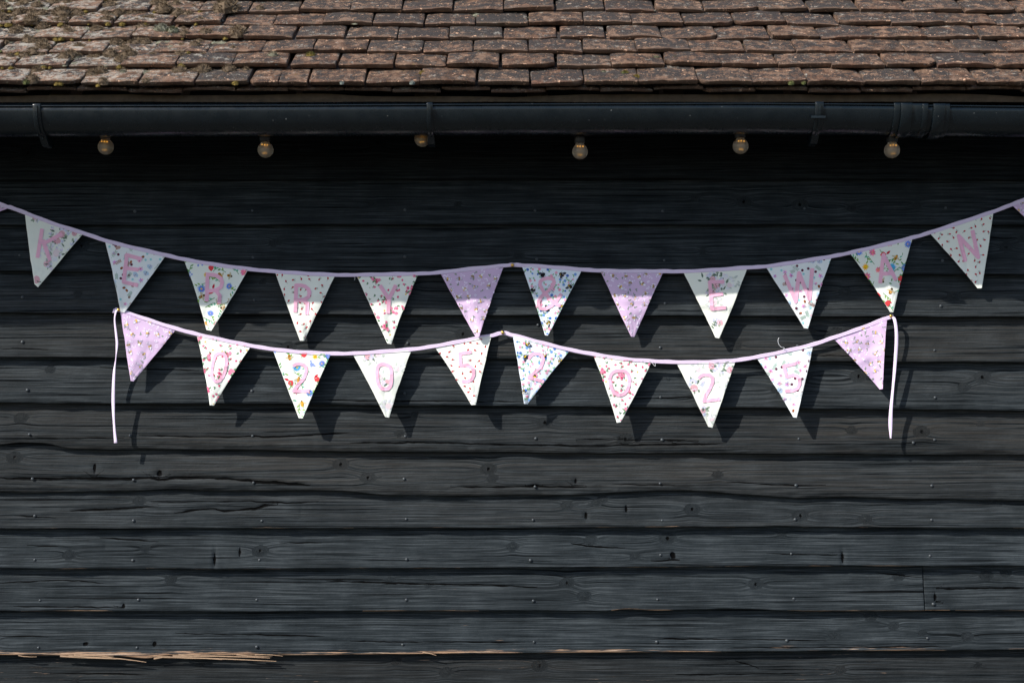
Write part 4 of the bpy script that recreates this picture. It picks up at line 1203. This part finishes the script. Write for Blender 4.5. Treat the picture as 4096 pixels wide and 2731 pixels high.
# ---- felt letters, cut from strokes
def letter_field(strokes, hw, X, Y):
    best = np.full(X.shape, -1e9)
    for st in strokes:
        closed = st[0] == st[-1] and len(st) > 3
        P = [np.array(p, float) for p in st]
        for k in range(len(P) - 1):
            a, b = P[k], P[k + 1]; v = b - a; ln = np.linalg.norm(v)
            if ln < 1e-6: continue
            v = v / ln
            u = (X - a[0]) * v[0] + (Y - a[1]) * v[1]; w = np.abs((X - a[0]) * -v[1] + (Y - a[1]) * v[0])
            e0_ = 0.4 * hw if (k == 0 and not closed) else 0; e1_ = 0.4 * hw if (k == len(P) - 2 and not closed) else 0
            best = np.maximum(best, np.minimum(hw - w, np.minimum(u + e0_, ln + e1_ - u)))
            if k > 0 or closed: best = np.maximum(best, hw - np.hypot(X - a[0], Y - a[1]))
    return best
def felt_letter(strokes, hw, fl, parent, seed):
    sm = []
    for st in strokes:
        if len(st) > 4:
            if st[0] == st[-1]:
                P = st[:-1]; n = len(P); out = []
                for k in range(n):
                    p0, p1, p2, p3 = (np.array(P[(k + o) % n], float) for o in (-1, 0, 1, 2))
                    for t in np.linspace(0, 1, 5, endpoint=False):
                        out.append(tuple(0.5 * ((2 * p1) + (p2 - p0) * t + (2 * p0 - 5 * p1 + 4 * p2 - p3) * t * t + (3 * p1 - p0 - 3 * p2 + p3) * t ** 3)))
                out.append(out[0]); sm.append(out)
            else: sm.append([tuple(p) for p in st])
        else: sm.append([tuple(p) for p in st])
    allp = np.array([p for st in sm for p in st])
    x0, y0 = allp.min(0) - hw * 2; x1, y1 = allp.max(0) + hw * 2
    cs = 2.6
    nx = int((x1 - x0) / cs) + 2; ny = int((y1 - y0) / cs) + 2
    gx = x0 + np.arange(nx) * cs; gy = y0 + np.arange(ny) * cs
    X, Y = np.meshgrid(gx, gy)
    Fv = letter_field(sm, hw, X, Y) + 0.8 * fbm(X / 16.0, Y / 16.0, seed, 2)
    verts = []; vid = {}
    def vert(key, x, y):
        if key not in vid: vid[key] = len(verts); verts.append((x, y))
        return vid[key]
    polys = []
    for j in range(ny - 1):
        for i in range(nx - 1):
            cor = [(j, i), (j, i + 1), (j + 1, i + 1), (j + 1, i)]
            val = [Fv[c] for c in cor]
            if max(val) <= 0: continue
            poly = []
            for k in range(4):
                a, b = cor[k], cor[(k + 1) % 4]; fa, fb = val[k], val[(k + 1) % 4]
                if fa > 0: poly.append(vert(a, gx[a[1]], gy[a[0]]))
                if (fa > 0) != (fb > 0):
                    t = fa / (fa - fb); key = (min(a, b), max(a, b))
                    poly.append(vert(key, gx[a[1]] + (gx[b[1]] - gx[a[1]]) * t, gy[a[0]] + (gy[b[0]] - gy[a[0]]) * t))
            if len(poly) >= 3: polys.append(poly)
    V = np.array(verts); dd = fl.depth(V[:, 0], V[:, 1])
    front = Wn(V[:, 0], V[:, 1], dd + .0019); back = Wn(V[:, 0], V[:, 1], dd + .0004)
    n = len(V)
    fs = [tuple(p[::-1]) for p in polys]
    cnt = {}
    for p in polys:
        for k in range(len(p)):
            e = (p[k], p[(k + 1) % len(p)])
            cnt[e] = cnt.get(e, 0) + 1
    for (a, b) in list(cnt):
        if (b, a) not in cnt: fs.append((a, b, b + n, a + n))
    fs += [tuple(q + n for q in p) for p in polys]
    o = mk('letter', np.concatenate([front, back], 0), fs, M_FELT, parent, False)
    return o

UP = [  # fabric, TL, TR, BR, BL, strokes, half stroke, label
    ('purple', (-205, 735), (42, 836), (-250, 950), (-262, 942), None, 0, None),
    ('roses', (99, 857), (334, 939), (152, 1149), (138, 1137), [[(168, 918), (150, 1028)], [(246, 937), (172, 975)], [(172, 962), (199, 1040)]], 8.2, 'cream rose print flag with a pink felt K'),
    ('woodland', (419, 967), (664, 1027), (498, 1250), (482, 1247), [[(566, 1036), (507, 1020), (495, 1128), (549, 1141)], [(503, 1072), (552, 1079)]], 8.2, 'berry and butterfly print flag with a pink felt E'),
    ('wild', (734, 1042), (994, 1082), (845, 1323), (826, 1319), [[(830, 1093), (827, 1203)], [(832, 1098), (850, 1099), (868, 1103), (884, 1114), (889, 1130), (884, 1148), (866, 1160), (834, 1164)], [(862, 1160), (879, 1182), (876, 1212)]], 8.2, 'bright wildflower and bee print flag with a pink felt R'),
    ('ladybird', (1099, 1091), (1342, 1105), (1217, 1363), (1200, 1362), [[(1185, 1138), (1181, 1246)], [(1186, 1141), (1204, 1141), (1220, 1145), (1234, 1157), (1238, 1172), (1233, 1188), (1216, 1199), (1188, 1200)], [(1212, 1199), (1230, 1213), (1227, 1256)]], 8.0, 'ivory flag of tiny red ladybirds with a pink felt R'),
    ('rosebud', (1425, 1105), (1674, 1100), (1565, 1377), (1549, 1373), [[(1521, 1143), (1555, 1196)], [(1582, 1143), (1556, 1196)], [(1556, 1190), (1553, 1252)]], 8.2, 'rosebud print flag with a pink felt Y'),
    ('purple', (1759, 1095), (2016, 1069), (1917, 1347), (1903, 1348), None, 0, 'lilac bee print flag without a letter, left of the ampersand'),
    ('blue', (2087, 1070), (2329, 1084), (2192, 1342), (2180, 1340), [[(2240, 1222), (2215, 1212), (2193, 1188), (2172, 1163), (2160, 1140), (2161, 1126), (2172, 1116), (2193, 1112), (2212, 1117), (2217, 1130), (2212, 1143), (2193, 1163), (2168, 1184), (2154, 1204), (2153, 1222), (2163, 1234), (2181, 1236), (2206, 1223), (2227, 1202), (2244, 1177)]], 7.4, 'pale blue bumblebee flag with a pink felt ampersand'),
    ('purple', (2401, 1088), (2655, 1091), (2538, 1347), (2524, 1346), None, 0, 'lilac bee print flag without a letter, right of the ampersand'),
    ('roses', (2731, 1092), (2990, 1076), (2877, 1353), (2862, 1350), [[(2894, 1127), (2839, 1128), (2848, 1236), (2902, 1230)], [(2843, 1182), (2890, 1175)]], 7.8, 'cream rose print flag with a pink felt E'),
    ('woodland', (3062, 1072), (3328, 1031), (3232, 1314), (3216, 1312), [[(3139, 1102), (3183, 1206), (3196, 1092), (3238, 1197), (3249, 1076)]], 8.2, 'berry and butterfly print flag with a pink felt W'),
    ('wild', (3398, 1017), (3651, 956), (3574, 1249), (3560, 1248), [[(3521, 1130), (3534, 1020), (3583, 1119)], [(3527, 1096), (3566, 1092)]], 8.2, 'bright wildflower and bee print flag with a pink felt A'),
    ('ladybird', (3717, 937), (3974, 852), (3927, 1152), (3910, 1153), [[(3861, 1044), (3835, 944), (3913, 1029), (3890, 924)]], 8.4, 'ivory flag of tiny red ladybirds with a pink felt N'),
    ('purple', (4046, 825), (4300, 715), (4290, 1035), (4274, 1035), None, 0, None),
]
LO = [
    ('purple', (481, 1249), (706, 1321), (535, 1525), (523, 1523), None, 0, 'lilac bee print flag at the left end'),
    ('rosebud', (786, 1342), (1005, 1389), (857, 1621), (839, 1620), [[(880, 1413), (900, 1421), (906, 1451), (895, 1498), (876, 1524), (855, 1521), (846, 1493), (852, 1451), (862, 1422), (880, 1413)]], 6.8, 'rosebud print flag with a narrow pink felt 0'),
    ('wild', (1090, 1402), (1325, 1420), (1211, 1672), (1195, 1671), [[(1174, 1463), (1183, 1457), (1197, 1455), (1213, 1458), (1224, 1469), (1225, 1487), (1214, 1515), (1191, 1540), (1174, 1564), (1235, 1564)]], 7.2, 'bright wildflower and bee print flag with a pink felt 2'),
    ('roses', (1409, 1419), (1647, 1403), (1557, 1670), (1541, 1667), [[(1536, 1457), (1560, 1468), (1566, 1504), (1560, 1545), (1543, 1556), (1522, 1549), (1510, 1523), (1508, 1481), (1517, 1461), (1536, 1457)]], 7.6, 'faint grey rose print flag with a pink felt 0'),
    ('ladybird', (1736, 1390), (1966, 1348), (1903, 1618), (1885, 1619), [[(1884, 1408), (1840, 1415), (1844, 1463), (1868, 1460), (1884, 1467), (1894, 1480), (1895, 1500), (1887, 1517), (1870, 1526), (1850, 1525)]], 7.2, 'ivory flag of tiny red ladybirds with a pink felt 5'),
    ('blue', (2051, 1348), (2282, 1405), (2110, 1616), (2096, 1614), [[(2118, 1429), (2125, 1420), (2138, 1414), (2154, 1414), (2168, 1422), (2173, 1438), (2163, 1468), (2135, 1492), (2115, 1509), (2173, 1526)]], 7.2, 'pale blue bumblebee flag with a pink felt 2'),
    ('rosebud', (2371, 1422), (2608, 1450), (2483, 1688), (2467, 1690), [[(2479, 1482), (2506, 1489), (2518, 1518), (2510, 1558), (2487, 1579), (2458, 1572), (2443, 1542), (2440, 1510), (2453, 1489), (2479, 1482)]], 7.2, 'rosebud print flag with a wide pink felt 0'),
    ('roses', (2703, 1454), (2943, 1447), (2850, 1710), (2833, 1706), [[(2795, 1512), (2804, 1503), (2820, 1498), (2838, 1500), (2850, 1511), (2850, 1530), (2840, 1554), (2824, 1580), (2816, 1604), (2877, 1596)]], 7.2, 'cream rose print flag with a pink felt 2'),
    ('woodland', (3024, 1434), (3253, 1384), (3187, 1670), (3173, 1668), [[(3182, 1454), (3136, 1464), (3146, 1507), (3172, 1500), (3188, 1504), (3198, 1516), (3199, 1536), (3190, 1553), (3170, 1562), (3143, 1565)]], 7.2, 'berry and butterfly print flag with a pink felt 5'),
    ('purple', (3331, 1357), (3548, 1278), (3531, 1555), (3519, 1557), None, 0, 'lilac bee print flag at the right end'),
]
SPOTS = {
    ('U', 1): [(300, 945, 40, 1), (235, 935, 42, 1), (225, 985, 55, 1), (190, 1060, 26, 1), (145, 870, 18, 1), (145, 1120, 14, 1), (200, 1005, 50, 0)],
    ('U', 9): [(2850, 1110, 50, 1), (2880, 1150, 34, 1), (2842, 1165, 26, 1), (2855, 1210, 30, 0), (2866, 1290, 26, 1), (2915, 1130, 36, 0)],
    ('L', 3): [(1500, 1430, 44, 0), (1475, 1425, 22, 1), (1530, 1505, 30, 0), (1545, 1530, 16, 1), (1545, 1620, 26, 0), (1600, 1470, 24, 0)],
    ('L', 7): [(2905, 1470, 36, 1), (2785, 1540, 32, 1), (2800, 1470, 28, 0), (2815, 1640, 24, 1), (2890, 1530, 34, 0), (2850, 1470, 20, 1), (2845, 1670, 18, 0)],
}
RIB_U = [(-420, 640), (-205, 741), (0, 824), (42, 838), (99, 859), (210, 901), (334, 941), (419, 969), (540, 1000), (664, 1029), (734, 1044), (860, 1066), (994, 1084), (1099, 1093), (1220, 1102), (1342, 1107), (1425, 1107), (1550, 1105), (1674, 1102), (1759, 1097), (1890, 1083), (2016, 1070), (2050, 1067), (2087, 1069), (2200, 1075), (2329, 1086), (2401, 1090), (2530, 1092), (2655, 1093), (2731, 1093), (2860, 1087), (2990, 1078), (3062, 1073), (3200, 1054), (3328, 1033), (3398, 1019), (3530, 989), (3651, 958), (3717, 939), (3850, 896), (3974, 854), (4046, 827), (4110, 802), (4300, 718), (4520, 610)]
RIB_L = [(466, 1247), (481, 1250), (590, 1286), (706, 1323), (786, 1344), (900, 1369), (1005, 1391), (1090, 1404), (1210, 1416), (1325, 1422), (1409, 1421), (1530, 1414), (1647, 1405), (1736, 1392), (1850, 1372), (1966, 1350), (2011, 1339), (2051, 1349), (2165, 1378), (2282, 1407), (2371, 1424), (2490, 1442), (2608, 1452), (2703, 1456), (2825, 1455), (2943, 1449), (3024, 1436), (3140, 1412), (3253, 1386), (3331, 1359), (3440, 1322), (3548, 1281), (3576, 1272)]
PINS_U = (-420, 2050, 4520); PINS_L = (470, 2011, 3568)
def rib_depth(px, pins, base, bulge):
    q = sorted(pins); 
    for a, b in zip(q[:-1], q[1:]):
        if a <= px <= b:
            t = (px - a) / (b - a); return base + bulge * math.sin(math.pi * t) ** .6
    return base
def garland(tagk, flags, rib, pins, base, bulge, tipd, root, gname):
    ribbon([(x, y, rib_depth(x, pins, base, bulge)) for x, y in rib], 15.5, 'ribbon', root, .0010 if tagk == 'U' else .0022).data.set_sharp_from_angle(angle=math.radians(28))
    for k, (fab, TL, TR, BR, BL, strokes, hw, lab) in enumerate(flags):
        seed = (1000 if tagk == 'U' else 2000) + k * 7
        d0 = rib_depth((TL[0] + TR[0]) / 2, pins, base, bulge) + .0004
        # the top edge is caught inside the binding
        up = 6
        fl = Flag((TL[0], TL[1] - up), (TR[0], TR[1] - up), BR, BL, d0, tipd[k], seed, tagk == 'L')
        o = fl.build(CLOTH[fab], root)
        if lab: o['label'] = lab
        rr = random.Random(seed + 3)
        build_print(fl, pattern(fab, fl, rr, SPOTS.get((tagk, k))), o)
        if strokes:
            felt_letter(strokes, hw * .93, fl, o, seed)
    return
up_root = empty('bunting', W(2050, 1060, .03))
tag(up_root, 'upper string of lilac and floral flags spelling KERRY & EWAN', 'bunting')
lo_root = empty('bunting', W(2011, 1330, .03))
tag(lo_root, 'lower string of floral flags with the numbers 02 05 2025', 'bunting')
tu = [.015 + q for q in [.045, .040, .040, .040, .036, .034, .037, .041, .041, .038, .041, .042, .040, .04]]
tl = [.018 + q for q in [.046, .060, .060, .058, .054, .055, .062, .062, .058, .056]]
garland('U', UP, RIB_U, PINS_U, .039, .006, tu, up_root, 'U')
garland('L', LO, RIB_L, PINS_L, .039, .008, tl, lo_root, 'L')

def streamer(path, name, parent):
    """hanging ribbon tail: (px, py, half width, depth, twist)"""
    C = []
    P = [np.array(p, float) for p in path]
    for k in range(len(P) - 1):
        p0 = P[max(k - 1, 0)]; p1 = P[k]; p2 = P[k + 1]; p3 = P[min(k + 2, len(P) - 1)]
        for t in np.linspace(0, 1, 8, endpoint=False):
            C.append(0.5 * ((2 * p1) + (p2 - p0) * t + (2 * p0 - 5 * p1 + 4 * p2 - p3) * t * t + (3 * p1 - p0 - 3 * p2 + p3) * t ** 3))
    C.append(P[-1])
    vs = []
    mpx = D / F
    for c in C:
        px, py, hw, d, tw_ = c; d += .0115
        cx_, sx_ = math.cos(tw_), math.sin(tw_)
        b = W(px, py, d)
        ac = Vector((cx_, -sx_, 0)); nn = Vector((sx_, cx_, 0))
        for s, o in ((-1, .0), (-.8, -.0014), (0, -.0017), (.8, -.0014), (1, 0), (.8, .0012), (-.8, .0012)):
            vs.append(b + ac * (s * hw * .86 * mpx) + nn * o)
    return mk(name, vs, gridfaces(7, len(C), 0, True).tolist() + [tuple(range(6, -1, -1)), tuple(range(7 * (len(C) - 1), 7 * len(C)))], M_RIBBON, parent, True)
streamer([(474, 1238, 7, .031, 0), (466, 1242, 7, .036, .5), (461, 1258, 7, .040, .9), (459, 1285, 7, .041, .9), (465, 1340, 7, .043, .5), (468, 1375, 7, .044, .4), (464, 1430, 7, .046, 1.2), (456, 1498, 8, .048, .5), (453, 1604, 8.5, .052, .2), (456, 1690, 8, .055, .7), (463, 1772, 8.5, .056, .2)], 'ribbon_tail', lo_root)
streamer([(3566, 1266, 8, .031, 0), (3574, 1270, 8, .037, .4), (3580, 1285, 7.5, .041, .3), (3585, 1320, 7.5, .043, .3), (3586, 1370, 8, .044, .1), (3580, 1459, 7.5, .046, .4), (3572, 1548, 7.5, .050, 1.0), (3564, 1637, 8, .052, .5), (3562, 1697, 9, .054, .2), (3563, 1753, 4, .055, .9)], 'ribbon_tail', lo_root)
# stray sewing threads
def thread(pts, parent, d=.036):
    C = catmull([(x, y, d) for x, y in pts], 8)
    tube([W(p.x, p.y, p.z) for p in C], .0007, 'loose_thread', M_THREAD, parent, 5)
thread([(3116, 1350), (3112, 1362), (3116, 1378), (3126, 1388), (3137, 1391), (3134, 1398), (3129, 1404)], lo_root, .054)
thread([(2606, 1448), (2614, 1458), (2620, 1464)], lo_root, .054); thread([(2618, 1448), (2622, 1456), (2621, 1464)], lo_root, .054)
thread([(1418, 1108), (1420, 1114), (1418, 1120)], up_root, .04)

# brass drawing pins
pv, pf = dome(0.0056, 0.0032, 16, 4)
pin_me = bpy.data.meshes.new('drawing_pin'); 
hv = len(pv); pv2 = pv + [(v[0] * .16, 0.012, v[2] * .16) for v in pv[:16]] ; pf2 = pf + [(j, (j + 1) % 16, hv + (j + 1) % 16, hv + j)[::-1] for j in range(16)]
pin_me.from_pydata(pv2, [], pf2); pin_me.materials.append(M_BRASS)
for p in pin_me.polygons: p.use_smooth = True
for px, py, d, lab in ((2050, 1060, .0428, 'brass drawing pin at the middle peak of the upper ribbon'), (2011, 1330, .0428, 'brass drawing pin at the middle peak of the lower ribbon'),
                       (474, 1239, .0460, 'brass drawing pin at the left end of the lower ribbon'), (3565, 1264, .0460, 'brass drawing pin at the right end of the lower ribbon')):
    o = bpy.data.objects.new('drawing_pin', pin_me); place(o, W(px, py, d), None)
    tag(o, lab, 'drawing pin', 'brass pins holding the bunting')
